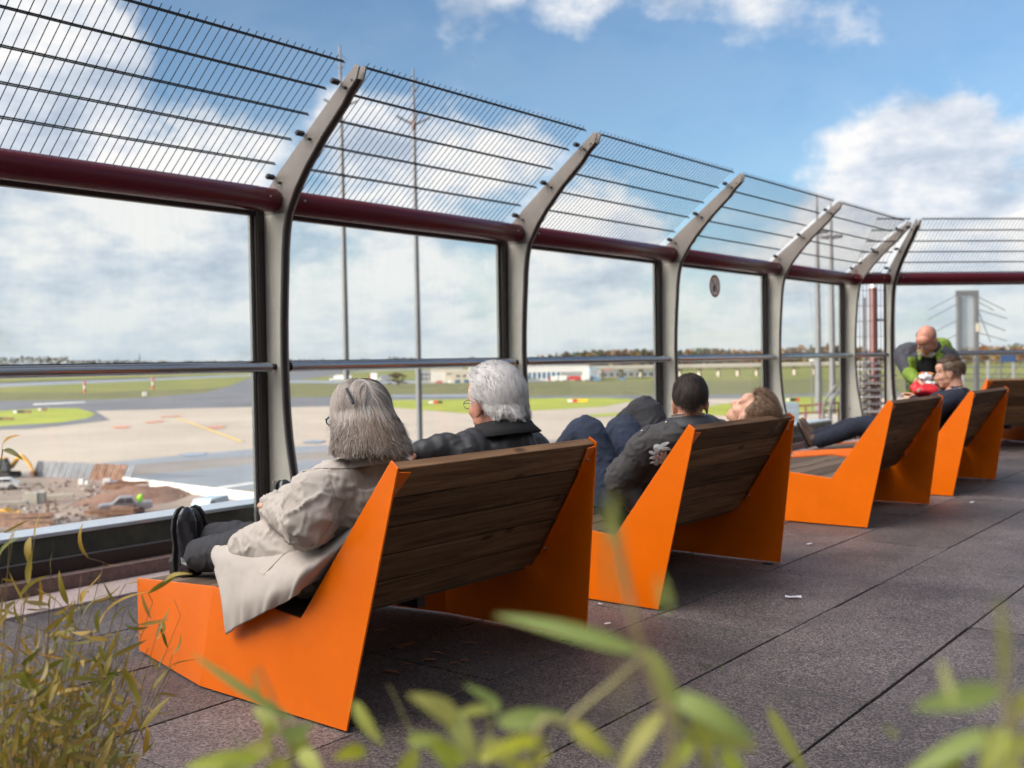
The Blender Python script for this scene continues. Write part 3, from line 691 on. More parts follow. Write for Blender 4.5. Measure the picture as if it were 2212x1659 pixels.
# ------------------------------------------------------------------ things on the airfield
mk('galv', (.11, .115, .125), .6, .2, var=(.6, .12))
mk('mast_red', (.085, .03, .028), .5)
mk('lamp_grey', (.12, .12, .13), .5)
def GP(x, y): return atz(x, y, ZA)
def dist(p): return (V(p)-EYE).dot(c_f)
right_h = V((c_r0.x, c_r0.y, 0))
def facing_rz(): return math.atan2(c_r0.y, c_r0.x)
def mast(xb, yb, ytop, yarm, lab, style):
    p = GP(xb, yb); D = dist(p); t = thing('flood_light_mast', lab, 'mast', p, facing_rz(), 'tall steel masts on the apron')
    H = lambda y: (CAM_H-(y-hy(xb))*D/FPX)-ZA
    h = H(ytop); ha = H(yarm); w = D/FPX
    m = MB(); m.tube([(0, 0, 0), (0, 0, ha*.55), (0, 0, ha), (0, 0, h)], [7.0*w, 6.2*w, 3.6*w, 2.0*w], 12); m.build('pole', M['galv'], t, smooth=40)
    if style == 0:
        for a in (.25, 1.85, 3.4, 5.0):
            m = MB(); e = V((math.cos(a)*36*w, math.sin(a)*36*w, .02*ha)); m.beam((0, 0, ha), V((0, 0, ha))+e, 3.2*w, 4*w); m.build('arm', M['lamp_grey'], t)
        m = MB(); m.tube([(0, 0, ha-9*w), (0, 0, ha+12*w)], [5*w, 4*w], 10); m.build('warning_light', M['mast_red'], t)
        m = MB(); m.tube([(7*w, 0, h-46*w), (14*w, 0, h-30*w), (5*w, 0, h-22*w)], .7*w, 6); m.beam((-6*w, 0, h-48*w), (8*w, 0, h-48*w), 2*w, 2*w); m.build('bracket', M['mast_red'], t)
    else:
        for k in range(8):
            a = k*math.pi/4+.2; c = V((math.cos(a)*20*w, math.sin(a)*20*w, ha)); m = MB(); m.beam((0, 0, ha), c, 2*w, 2*w); m.box(c, (9*w, 6*w, 5*w)); m.build('flood_light', M['lamp_grey'], t)
        m = MB(); m.tube([(0, 0, h), (0, 0, h+8*w)], [1.6*w, 1.2*w], 8); m.build('warning_light', M['mast_red'], t)
mast(910, 1130, 155, 275, 'tall grey mast with four thin arms, seen left of the white haired man', 0)
mast(755, 1150, 105, 240, 'tall grey mast with crossed arms, rising behind the woman', 0)
mast(1769, 935, 430, 503, 'distant flood light mast with a ring of lamps, left of its pair', 1)
mast(1799, 925, 447, 513, 'distant flood light mast with a ring of lamps, right of its pair', 1)
p = atd(1755, 905, 120); t = thing('lamp_post', 'thin grey lamp post in front of the autumn wood', 'lamp post', (p.x, p.y, ZA), facing_rz())
m = MB(); m.tube([(0, 0, 0), (0, 0, -ZA+.3)], [.12, .08], 8); m.build('pole', M['galv'], t, smooth=40); m = MB(); m.box((0, 0, -ZA+.45), (.5, .3, .3)); m.build('lamp', M['white'], t)
# red and white marker posts
for x, y0, y1, lab in ((183, 823.5, 849, 'red and white banded marker post in the far grass, left one'), (330.5, 815, 841, 'red and white banded marker post in the far grass, right one')):
    p = GP(x, y1); D = dist(p); w = D/FPX; t = thing('marker_post', lab, 'marker post', p, 0, 'banded marker posts'); n = 3; h = (y1-y0)*w/n
    for k in range(n):
        m = MB(); m.tube([(0, 0, k*h+.01), (0, 0, (k+1)*h)], 2.2*w, 8); m.build('band', M['red_paint'] if k % 2 == 0 else M['white'], t)
def small_box(x0, x1, y0, y1, m, name, lab, cat, grp=None, depth=.7, cols=None):
    p = GP((x0+x1)/2, y1); D = dist(p); w = D/FPX; W_ = (x1-x0)*w; H_ = (y1-y0)*w; t = thing(name, lab, cat, p, facing_rz(), grp)
    if cols:
        n = len(cols)
        for k, c in enumerate(cols):
            b = MB(); b.box((W_*((k+.5)/n-.5), 0, H_*.58), (W_/n-.03, .3, H_*.8)); b.build('sign_panel', M[c], t)
        b = MB()
        for s_ in (-.4, .4): b.box((W_*s_, 0, H_*.1), (.12, .12, H_*.22))
        b.build('support', M['black'], t)
    else:
        b = MB(); b.box((0, 0, H_*.5), (W_, W_*depth, H_)); b.build('body', M[m], t, bevel=W_*.06); b = MB(); b.box((0, -W_*depth*.5-.02, H_*.55), (W_*.5, .06, H_*.4)); b.build('hatch', M['galv'], t)
    return t
mk('sign_brown', (.16, .08, .05), .6); mk('sign_yellow', (.65, .42, .03), .6)
small_box(308.5, 318.5, 847, 855, 'white', 'field_cabinet', 'small white cabinet in the far grass', 'cabinet')
small_box(29, 68, 886.5, 893.5, '', 'taxiway_sign', 'taxiway sign with white, black and brown panels on the left grass island', 'sign', 'low taxiway signs', cols=['white', 'black', 'black', 'sign_brown', 'sign_brown'])
small_box(-20, 30, 902, 908, '', 'taxiway_sign', 'dark brown taxiway sign at the left picture edge', 'sign', 'low taxiway signs', cols=['black', 'black', 'sign_brown', 'sign_brown'])
small_box(83, 101, 882, 888, '', 'taxiway_sign', 'small brown taxiway sign on the far edge of the island', 'sign', 'low taxiway signs', cols=['white', 'sign_brown', 'sign_brown'])
small_box(1226, 1269, 862, 870, '', 'taxiway_sign', 'red and yellow taxiway sign behind the blue jeans', 'sign', 'low taxiway signs', cols=['white', 'red_paint', 'sign_yellow', 'sign_yellow'])
small_box(926, 956, 866, 872.5, '', 'taxiway_sign', 'dark red taxiway sign between the two grey heads', 'sign', 'low taxiway signs', cols=['white', 'red_paint', 'black'])
small_box(1699, 1727, 860, 868, '', 'taxiway_sign', 'white, black and red taxiway sign before the last bay', 'sign', 'low taxiway signs', cols=['white', 'black', 'black', 'red_paint'])

# vehicles
mk('tyre', (.02, .02, .02), .9); mk('car_glass', (.04, .05, .06), .12, spec=.8); mk('silver', (.26, .27, .30), .3, .5); mk('veh_red', (.42, .035, .03), .4); mk('veh_blue', (.12, .25, .42), .4); mk('veh_white', (.55, .55, .54), .4); mk('veh_paleblue', (.36, .44, .49), .4)
def vehicle(name, lab, cat, px, py, L, prof, width, m, rz=None, wheels=(.2, .8), win=None, wr=.36, grp=None, extra=None):
    """side profile prof in metres (x along the length, z up), extruded to width"""
    p = GP(px, py); t = thing(name, lab, cat, p, facing_rz()+(rz or 0), grp)
    for i, (pf, mm, nm) in enumerate(prof):
        b = MB(); k = width*(1 if i == 0 else .985); b.prism([(x-L/2, z) for x, z in pf], lambda x, z: (x, -k/2, z), lambda x, z: (x, k/2, z)); b.build(nm, M[mm], t, bevel=.04)
    for pf in (win or []):
        for s_ in (-1, 1):
            b = MB(); b.prism([(x-L/2, z) for x, z in pf], lambda x, z: (x, s_*width*.5, z), lambda x, z: (x, s_*(width*.5+.012), z)); b.build('window', M['car_glass'], t)
    for f in wheels:
        for s_ in (-1, 1):
            b = MB(); b.tube([(L*f-L/2, s_*(width/2-.2), wr), (L*f-L/2, s_*(width/2+.01), wr)], wr, 16); o = b.build('wheel', M['tyre'], t, smooth=40)
            b = MB(); b.tube([(L*f-L/2, s_*(width/2+.01), wr), (L*f-L/2, s_*(width/2+.03), wr)], wr*.55, 12); b.build('rim', M['galv'], o)
    return t
PK = [(0, .55), (.05, .95), (.25, 1.08), (1.35, 1.15), (2.05, 1.78), (3.25, 1.80), (3.6, 1.2), (5.2, 1.18), (5.25, .6), (4.6, .42), (.6, .42)]
tp = vehicle('pickup_truck', 'silver pickup truck parked on the building site', 'pickup', 272, 1110, 5.3, [(PK, 'silver', 'body')], 1.85, 'silver', .35, (.19, .77), [[(1.45, 1.2), (2.1, 1.7), (2.55, 1.7), (2.55, 1.2)], [(2.65, 1.2), (2.65, 1.7), (3.2, 1.7), (3.45, 1.2)]])
mk('hivis', (.30, .75, .03), .7)
b = MB(); q = tp.matrix_basis @ V((1.35, -.2, 1.45)); b.ell(q, (.34, .28, .34)); b.ell(q+V((.1, .05, .3)), .2); tag(b.organic('bundle', M['hivis'], None, .05, 4, lambda c: .05*noise.noise(c*5)), 'bright green bundle on the bed of the silver pickup', 'bundle')
SV = [(0, .4), (0, .9), (.5, 1.1), (1.0, 1.75), (1.25, 1.9), (4.6, 1.9), (4.75, 1.6), (4.8, .4)]
vehicle('van', 'pale blue van behind the white barrier, right of the black shoes', 'van', 452, 1116, 4.8, [(SV, 'veh_paleblue', 'body')], 1.9, '', 1.35, (.18, .8), [[(1.0, 1.15), (1.2, 1.7), (2.0, 1.7), (2.0, 1.15)]])
vehicle('parked_car', 'white car cut by the left picture edge on the site', 'car', 2, 1058, 4.4, [([(0, .4), (.05, .8), (1.0, .95), (1.6, 1.42), (3.3, 1.45), (4.1, .95), (4.4, .8), (4.4, .4)], 'veh_white', 'body')], 1.75, '', .3, (.18, .8), [[(1.2, 1.0), (1.65, 1.36), (2.4, 1.36), (2.4, 1.0)], [(2.5, 1.0), (2.5, 1.36), (3.2, 1.36), (3.7, 1.0)]])
def lorry(px, py, L, H, cab, box, lab, grp=None, rz=0, tank=False, red=False):
    cabp = [(0, .6), (0, H*.55), (.35, H*.8), (L*.2, H*.8), (L*.2, .6)]; bx = [(L*.22, .8), (L*.22, H), (L, H), (L, .8)]
    if tank: bx = [(L*.22, 1.0), (L*.215, H*.7), (L*.26, H), (L*.97, H), (L, H*.75), (L, 1.0)]
    return vehicle('lorry', lab, 'lorry', px, py, L, [(bx, box, 'box_body'), (cabp, cab, 'cab')], 2.5, '', rz, (.12, .72, .88), [[(.1, H*.45), (.38, H*.75), (L*.16, H*.75), (L*.16, H*.45)]], .5, grp)
lorry(736, 822.5, 17, 4.6, 'veh_white', 'veh_white', 'long white tank lorry left of the woman, in the far field', tank=True)
lorry(806, 824.5, 6.2, 6.3, 'veh_red', 'veh_white', 'tall white box lorry with red cab behind the woman')
lorry(831, 823, 8.5, 4.8, 'veh_white', 'silver', 'pale grey box lorry left of the cream building')
lorry(1197, 823.5, 8.0, 3.4, 'veh_red', 'veh_white', 'white lorry with red cab before the glazed hangar')
lorry(1214, 824, 6.0, 3.8, 'veh_white', 'veh_white', 'short white lorry before the glazed hangar')
lorry(1238, 823, 9.0, 3.2, 'veh_red', 'veh_red', 'red fire engine right of the white lorries')
lorry(1262, 823, 6.5, 3.6, 'veh_red', 'veh_white', 'white stair truck with red cab at the hangar corner')
lorry(1310, 806, 10, 4.0, 'veh_red', 'veh_red', 'pinkish red lorry near the viaduct')
lorry(1352, 807, 16, 3.4, 'veh_white', 'veh_white', 'long white lorry below the viaduct', tank=True)
for x, y, m_, l_ in ((971, 827.5, 'veh_white', 'white car before the cream building, left one'), (1004, 827.5, 'veh_paleblue', 'pale car before the cream building, right one'), (1142+20, 822.5, 'veh_paleblue', 'pale green car before the hangar windows'), (1290, 822.5, 'veh_blue', 'blue car right of the hangar'), (1345, 821.5, 'veh_blue', 'blue car farther right of the hangar'), (948, 828, 'veh_red', 'red van before the cream building')):
    vehicle('parked_car', 'small '+l_, 'car', x, y, 4.5, [([(0, .4), (.05, .9), (1.0, 1.1), (1.6, 1.7), (3.8, 1.8), (4.4, 1.0), (4.5, .4)], m_, 'body')], 1.8, '', random.uniform(-.4, .4), (.18, .8), [[(1.2, 1.1), (1.65, 1.6), (3.6, 1.6), (4.1, 1.1)]])

# buildings across the field
mk('cream', (.37, .335, .28), .8, var=(.05, .1)); mk('white_wall', (.47, .47, .455), .7, var=(.05, .06)); mk('blue_glass', (.05, .11, .19), .2, spec=.7); mk('grey_wall', (.20, .21, .22), .8); mk('blue_wall', (.20, .25, .31), .7)
def building(x0, x1, y0, y1, depth, lab, m, wins, roof=None, name='airport_building', rz=0):
    p = GP((x0+x1)/2, y1); D = dist(p); w = D/FPX; W_ = (x1-x0)*w; H_ = (y1-y0)*w; t = thing(name, lab, 'building', p, facing_rz()+rz)
    b = MB(); b.box((0, depth/2, H_/2), (W_, depth, H_)); b.build('wall', M[m], t)
    b = MB(); b.box((0, depth/2, H_+.2), (W_+.6, depth+.6, .4)); b.build('roof', M[roof or 'grey_wall'], t)
    for a0, a1, b0, b1, mm, n in wins:
        for k in range(n):
            ww = W_*(a1-a0)/n; b = MB(); b.box((W_*(a0-.5)+ww*(k+.5), -.05, H_*(b0+b1)/2), (ww*(.6 if n > 1 else 1), .12, H_*(b1-b0))); b.build('window', M[mm], t)
    return t, W_, H_, w
building(905, 945, 800, 826, 20, 'pale grey office block at the left end of the cream building', 'grey_wall', [(.1, .9, .55, .75, 'window_dark', 4), (.1, .9, .2, .4, 'window_dark', 4)])
building(930, 1000, 797, 826.5, 24, 'cream building with tall white window strips', 'cream', [(.02, .45, .12, .8, 'white_wall', 5), (.5, .95, .55, .72, 'window_dark', 5)])
building(975, 1060, 801, 827.5, 22, 'low beige hall with dark openings beside the white hair', 'cream', [(.1, .9, .5, .68, 'window_dark', 5), (.05, .95, .03, .3, 'blue_glass', 4)], 'white_wall')
building(1012, 1040, 792, 801, 12, 'small white roof house on the beige hall', 'white_wall', [(.1, .9, .2, .7, 'blue_glass', 3)])
building(1110, 1274, 792, 823, 40, 'white hangar with a long band of blue windows', 'white_wall', [(.05, .62, .18, .62, 'blue_glass', 9), (.62, .9, .3, .62, 'grey_wall', 1)], 'white_wall')
building(1274, 1292, 794, 822.5, 38, 'blue grey end block of the white hangar', 'blue_wall', [(.2, .8, .5, .8, 'grey_wall', 1)], 'blue_wall')
building(1293, 1420, 801, 815, 15, 'low dark shed under the viaduct', 'grey_wall', [(.05, .95, .2, .7, 'window_dark', 8)])
# viaduct
pv0, pv1 = GP(1286, 818), GP(1905, 806)
t = thing('viaduct', 'pale concrete viaduct on slim piers before the wood', 'viaduct', (0, 0, 0)); D = dist(pv0); zt = CAM_H-(792.5-hy(1290))*D/FPX
m = MB(); m.beam(V((pv0.x, pv0.y, zt-1.1)), V((pv1.x, pv1.y, zt-1.1)), 9, 2.0); m.build('deck', M['cream'], t)
m = MB(); off = V((0, -4.6, 1.3)); m.beam(V((pv0.x, pv0.y, zt-1.1))+off, V((pv1.x, pv1.y, zt-1.1))+off, .25, .9); m.build('parapet', M['white_wall'], t)
for k in range(15):
    q = pv0.lerp(pv1, (k+.3)/15); m = MB(); m.box((q.x, q.y, (zt-2.1+ZA)/2), (2.2, 2.2, zt-2.1-ZA)); m.build('pier', M['cream'], t)

# ------------------------------------------------------------------ building site
mk('rust', (.13, .055, .035), .85, var=(1.2, .5), col2=(.28, .17, .12)); mk('pile_grey', (.15, .165, .19), .7, var=(.6, .3)); mk('cat_yellow', (.60, .31, .02), .5, var=(1, .15)); mk('barrier_white', (.50, .49, .455), .6, var=(1.0, .08)); mk('concrete_block', (.36, .33, .285), .85, var=(1.5, .15))
a, b_ = GP(268, 1047), GP(640, 1094); n = 16
for k in range(n):
    p0, p1 = a.lerp(b_, k/n), a.lerp(b_, (k+.96)/n); d = (p1-p0).normalized(); s_ = V((-d.y, d.x, 0)); q = MB()
    pr = [(-.42, 0), (-.42, .18), (-.2, .45), (-.16, .95), (.16, .95), (.2, .45), (.42, .18), (.42, 0)]
    q.prism(pr, lambda x, z: p0+s_*x+V((0, 0, z)), lambda x, z: p1+s_*x+V((0, 0, z)))
    tag(q.build('barrier_block', M['barrier_white'], None, bevel=.03), 'white barrier block in the long line edging the building site', 'barrier', 'white barrier blocks')
a, b_ = GP(70, 1029), GP(278, 1040); n = 15; d = (b_-a).normalized(); s_ = V((-d.y, d.x, 0)); s_ = s_ if s_.dot(c_f) > 0 else -s_
for k in range(n):
    p0, p1 = a.lerp(b_, k/n), a.lerp(b_, (k+.94)/n); h = 2.05+.1*random.random(); q = MB(); lean = s_*.55+d*.55; zz = V((0, 0, h))
    rows = [[p0.lerp(p1, j/8)+lean*r_+zz*r_+s_*(.12 if j % 4 in (1, 2) else 0) for j in range(9)] for r_ in (0, .5, 1)]
    q.grid(rows); rust_ = k > 8 and k < 14; o = q.build('sheet_pile', M['rust' if rust_ else 'pile_grey'], None, solid=.05)
    tag(o, ('rusty brown' if rust_ else 'grey blue')+' steel sheet leaning in the row behind the building site', 'sheet pile', 'rusty leaning sheets' if rust_ else 'grey leaning sheets')
def excavator():
    p = GP(8, 1031); t = thing('excavator', 'yellow excavator with bent boom working before the leaning sheets', 'excavator', p, facing_rz()-.15)
    for s_ in (-1, 1):
        m = MB(); m.prism([(-1.9, .35), (-1.6, 0), (1.6, 0), (1.9, .35), (1.6, .75), (-1.6, .75)], lambda x, z: (x, s_*.85, z), lambda x, z: (x, s_*1.4, z)); m.build('track', M['tyre'], t, bevel=.05)
    m = MB(); m.prism([(-2.1, .95), (-2.2, 1.7), (-1.7, 2.0), (.2, 2.0), (.2, .95)], lambda x, z: (x, -1.25, z), lambda x, z: (x, 1.25, z)); m.build('body', M['cat_yellow'], t, bevel=.06)
    m = MB(); m.prism([(.0, .95), (.0, 2.7), (.9, 2.7), (1.35, 1.8), (1.35, .95)], lambda x, z: (x, -1.2, z), lambda x, z: (x, -.25, z)); c = m.build('cab', M['car_glass'], t, bevel=.04)
    m = MB(); m.box((.5, -.72, 2.74), (1.1, 1.05, .08)); m.build('cab_roof', M['cat_yellow'], c)
    m = MB(); pts = [(.9, .25, 1.3), (2.0, .25, 2.6), (2.7, .25, 2.95)]; m.tube(pts, [.22, .3, .22], 8); m.build('boom', M['cat_yellow'], t)
    m = MB(); m.tube([(2.7, .25, 2.95), (3.7, .25, 1.9), (4.3, .25, .8)], [.24, .2, .15], 8); m.build('stick', M['cat_yellow'], t)
    m = MB(); m.prism([(4.2, .9), (4.6, .7), (4.6, .15), (4.2, .05), (3.9, .35)], lambda x, z: (x, -.2, z), lambda x, z: (x, .7, z)); m.build('bucket', M['rust'], t)
    m = MB(); m.tube([(1.2, .25, 1.2), (2.0, .25, 2.2)], .09, 8); m.tube([(2.2, .25, 2.95), (3.2, .25, 2.75)], .08, 8); m.build('cylinder', M['galv'], t)
excavator()
p = GP(20, 1116); t = thing('loader_bucket', 'yellow digger shovel lying low at the left edge of the site', 'digger shovel', p, facing_rz())
m = MB(); m.prism([(-1, 0), (-1.1, .6), (-.3, .9), (.2, .5), (.9, .35), (.9, .15), (.1, .1)], lambda x, z: (x, -.6, z), lambda x, z: (x, .6, z)); m.build('shovel', M['cat_yellow'], t, bevel=.05); m = MB(); m.tube([(.5, 0, .3), (1.1, 0, .55)], .12, 8); m.build('arm', M['cat_yellow'], t)
def block(x0, x1, y0, y1, dep, m, lab, name, cat, rz=0, tilt=0, grp=None):
    p = GP((x0+x1)/2, y1); D = dist(p); w = D/FPX; W_, H_ = (x1-x0)*w, (y1-y0)*w; q = MB()
    Mx = Matrix.Rotation(facing_rz()+rz, 3, 'Z') @ Matrix.Rotation(tilt, 3, 'Y'); q.box(p+V((0, 0, H_*.5)), (W_, dep, H_), Mx); return tag(q.build(name, M[m], None, bevel=.03), lab, cat, grp)
block(54, 82, 1063, 1088, 1.0, 'concrete_block', 'square pale concrete block on the site, larger of two', 'concrete_block', 'block', .2)
block(80, 98, 1062, 1086, 1.6, 'concrete_block', 'greyer concrete block behind the square one', 'concrete_block', 'block', .3)
block(98, 158, 1068, 1076, .5, 'concrete_block', 'long pale beam lying right of the concrete blocks', 'concrete_beam', 'beam', .25)
block(-10, 56, 1083, 1091, .5, 'concrete_block', 'long pale beam lying left of the concrete blocks', 'concrete_beam', 'beam', .3)
for x in (104, 119): block(x-2, x+2, 1077, 1106, .15, 'rust', 'dark steel stake standing on the site, one of a pair', 'steel_stake', 'stake', grp='pair of steel stakes')
block(224, 240, 1034, 1049, 1.2, 'veh_white', 'white tank crate with blue end on the site', 'crate', 'crate', .2); block(240, 252, 1040, 1049, 1.0, 'veh_blue', 'blue drum crate beside the white crate', 'crate', 'crate', .2)
block(254, 276, 1038, 1052, 1.4, 'rust', 'rusty machine lump at the end of the white barrier', 'scrap_steel', 'scrap', .3, .2)
block(172, 182, 1035, 1046, .8, 'veh_white', 'small white cabinet before the rusty sheets', 'cabinet', 'cabinet'); block(185, 192, 1038, 1047, .6, 'veh_white', 'tiny white box before the rusty sheets', 'box', 'box')
def beams(x0, x1, y0, y1, n, lab, grp):
    for k in range(n):
        f = k/(n-1); p = GP(x0+(x1-x0)*.5, y0+(y1-y0)*f); D = dist(p); w = D/FPX; L = (x1-x0)*w*random.uniform(.75, 1.05); q = MB(); d = (right_h+V((0, 0, random.uniform(-.04, .06)))+c_f*random.uniform(-.35, .2)).normalized()
        c = p+V((0, 0, .35+.25*random.random())); q.beam(c-d*L/2, c+d*L/2, .35, .06); q.beam(c-d*L/2+V((0, 0, .35)), c+d*L/2+V((0, 0, .35)), .35, .06); q.beam(c-d*L/2+V((0, 0, .175)), c+d*L/2+V((0, 0, .175)), .05, .3)
        tag(q.build('steel_beam', M['rust'], None), lab, 'steel beam', grp)
beams(182, 300, 1112, 1122, 5, 'rusty steel beam in the heap before the pickup', 'rusty beams before the pickup'); beams(-30, 125, 1126, 1150, 6, 'dark rusty steel beam in the heap at the left edge of the site', 'rusty beams at the left')
beams(215, 330, 1056, 1066, 3, 'rusty beam lying behind the pickup', 'beams behind the pickup')
# loose rubble, too small to count
q = MB()
for k in range(420):
    x, y = random.choice(((180, 1050), (60, 1100), (140, 1120), (240, 1075), (330, 1060), (30, 1050), (200, 1090)))
    p = GP(x+random.gauss(0, 45), y+random.gauss(0, 8)); s_ = random.uniform(.06, .35); Mx = Matrix.Rotation(random.uniform(0, 3), 3, 'Z') @ Matrix.Rotation(random.uniform(-.5, .5), 3, 'X'); q.box(p+V((0, 0, s_*.25)), (s_*random.uniform(.6, 2.5), s_, s_*.6), Mx)
mk('rubble', (.3, .26, .22), .9, island=[(.34, .30, .26), (.16, .11, .08), (.30, .28, .26), (.22, .19, .17), (.10, .06, .045)])
tag(q.build('rubble', M['rubble']), 'scattered rubble and broken stone on the building site', 'rubble', kind='stuff')
# earth heap
q = MB(); c = GP(300, 1072); rows = []
for i in range(15):
    rows.append([c+right_h*((i/14-.5)*12)+V((c_f.x, c_f.y, 0))*((j/9-.5)*16)+V((0, 0, max(0, 1.0*math.sin(math.pi*i/14)*math.sin(math.pi*j/9)*(1+.6*noise.noise(V((i*.5, j*.6, 2)))))-.08)) for j in range(10)])
mk('earth', (.17, .095, .065), .95, var=(1.5, .4), bump=(4, .5, .1)); q.grid(rows); tag(q.build('earth_heap', M['earth'], None, smooth=60), 'low heap of brown earth behind the silver pickup', 'earth heap')

# ------------------------------------------------------------------ woods
mk('trunk', (.07, .05, .035), .9)
for n_, cs in (('crown_rust', [(.20, .075, .02), (.30, .13, .03), (.16, .07, .03), (.11, .06, .03)]), ('crown_gold', [(.34, .20, .04), (.26, .13, .03), (.20, .14, .04)]), ('crown_green', [(.035, .055, .025), (.06, .085, .03), (.045, .06, .035)]), ('crown_brown', [(.13, .085, .055), (.09, .065, .045), (.16, .10, .06)])):
    mk(n_, cs[0], .9, island=cs, transl=.2)
def make_tree(m, lab, conifer=False, grp='trees of the autumn wood'):
    t = thing('tree', lab, 'tree', group=grp); H = 24.0
    q = MB(); q.tube([(0, 0, 0), (.1, 0, H*.4), (0, .1, H*.85)], [.45, .3, .06], 7)
    for k in range(7):
        a = k*2.4; z = H*(.3+.07*k); q.tube([(0, 0, z), (math.cos(a)*3, math.sin(a)*3, z+2.5)], [.14, .03], 5)
    q.build('trunk', M['trunk'], t); q = MB()
    cl = [(random.gauss(0, 2.4), random.gauss(0, 2.4), random.uniform(.14, .9)*H, random.uniform(1.6, 2.9)) for _ in range(22)]+[(0, 0, H*.88, 2.0)]
    for k in range(1100):
        if conifer:
            f = random.random()**.8; z = H*(.12+.88*f); rr = 3.6*(1-f)**.8*(.5+.5*random.random())+.1; a = random.uniform(0, 6.28); p = V((math.cos(a)*rr, math.sin(a)*rr, z-rr*.25))
        else:
            x, y, z, r_ = random.choice(cl); dv = V((random.gauss(0, 1), random.gauss(0, 1), random.gauss(0, 1))).normalized()*r_*random.random()**.4; p = V((x, y, z))+V((dv.x, dv.y, dv.z*.8))
        u = V((random.gauss(0, 1), random.gauss(0, 1), random.gauss(0, 1))).normalized(); v_ = u.orthogonal().normalized(); s_ = random.uniform(.35, .85)
        q.add([p-u*s_, p-v_*s_*.6, p+u*s_, p+v_*s_*.6], [(0, 1, 2, 3)])
    q.build('crown', M[m], t); return t
protos = [make_tree('crown_rust', 'rust red autumn tree in the wood beyond the airfield'), make_tree('crown_gold', 'golden autumn tree in the wood beyond the airfield'), make_tree('crown_green', 'dark green conifer in the wood beyond the airfield', True), make_tree('crown_brown', 'brown half bare tree in the wood beyond the airfield'), make_tree('crown_green', 'dark green broad tree in the wood beyond the airfield')]
used = set()
def plant_tree(k, px, D, ytop, base=None):
    o = protos[k] if k not in used else copy_tree(protos[k]); used.add(k)
    p = atd(px, 800, D); h = (CAM_H-(ytop-hy(px))*D/FPX)-ZA
    o.location = (p.x, p.y, ZA); s_ = h/23.5; o.scale = (s_*1.15, s_*1.15, s_); o.rotation_euler = (0, 0, random.uniform(0, 6)); return o
TOP = [(1120, 777), (1151, 770), (1211, 763), (1263, 757), (1328, 753), (1380, 755), (1459, 755), (1511, 752), (1560, 752), (1638, 755), (1683, 752), (1726, 745), (1750, 748), (1775, 743), (1806, 746), (1850, 748), (1925, 752), (2060, 750), (2118, 742), (2160, 747), (2200, 742), (2260, 741)]
def top_at(x):
    for (a, b), (c, d) in zip(TOP, TOP[1:]):
        if a <= x <= c: return b+(d-b)*(x-a)/(c-a)
    return 757
x = 1124
while x < 2250:
    for row in range(2):
        k = random.choice((0, 1, 3, 3, 4, 2) if x < 1670 else (0, 1, 1, 0, 2, 4, 3))
        plant_tree(k, x+random.uniform(-6, 6), 1150+row*120+random.uniform(-20, 20), top_at(x)+random.uniform(-2, 5)+row*-1)
    x += 15 if x < 1680 else 19
p = atd(860, 812, 640); o = copy_tree(protos[3]); o.location = (p.x, p.y, ZA); o.scale = (1.0, .7, .34); o['label'] = 'low brown tree left of the cream building'; o['group'] = 'field trees'
# undergrowth and second line of the wood
q = MB()
for k in range(5200):
    px = random.uniform(1130, 2260); D = random.uniform(1130, 1420); yt = top_at(px)+5+4*noise.noise(V((px*.05, 2, 0))); yb = hy(px)+33981/D*.98; y = yb+(yt-yb)*random.random()**.75
    p = atd(px, y, D); u = V((random.gauss(0, 1), random.gauss(0, 1), random.gauss(0, 1))).normalized(); v_ = u.orthogonal().normalized(); s_ = random.uniform(1.0, 2.2)
    q.add([p-u*s_, p-v_*s_*.7, p+u*s_, p+v_*s_*.7], [(0, 1, 2, 3)])
mk('undergrowth', (.12, .08, .05), .95, island=[(.10, .065, .04), (.17, .10, .04), (.07, .065, .04), (.24, .14, .05), (.06, .06, .035), (.13, .075, .045)])
tag(q.build('undergrowth', M['undergrowth']), 'brown autumn undergrowth filling the wood beyond the airfield', 'undergrowth', kind='stuff')
# far wood that reads as one mass
q = MB()
for k in range(5200):
    px = random.uniform(-60, 1140); D = 1600+random.random()*150
    tp_ = 772 if px < 145 else 779 if px < 300 else 781 if px < 540 else 778 if px < 840 else 773 if px < 900 else 777-(px-900)*.02
    tp_ += 3.2*noise.noise(V((px*.03, 0, 0)))+2.0*noise.noise(V((px*.12, 5, 0)))
    yb = hy(px)+13; y = yb+(tp_-yb)*random.random()**.6
    p = atd(px, y, D); u = V((random.gauss(0, 1), random.gauss(0, 1), random.gauss(0, 1))).normalized(); v_ = u.orthogonal().normalized(); s_ = random.uniform(1.2, 2.6)
    q.add([p-u*s_, p-v_*s_*.7, p+u*s_, p+v_*s_*.7], [(0, 1, 2, 3)])
mk('far_wood', (.07, .065, .05), .95, island=[(.075, .07, .055), (.05, .06, .05), (.12, .085, .06), (.06, .07, .04)])
tag(q.build('far_wood', M['far_wood']), 'dark band of far woods along the horizon', 'wood', kind='stuff')
p = atd(302, 788, 1500); t = thing('radio_mast', 'thin radio mast on the far left horizon', 'mast', (p.x, p.y, ZA)); q = MB(); q.tube([(0, 0, 0), (0, 0, 24), (0, 0, 32)], [1.3, .8, .3], 6); q.build('lattice', M['galv'], t); q = MB(); q.tube([(0, 0, 25), (0, 0, 26)], 1.6, 8); q.build('platform', M['galv'], t)

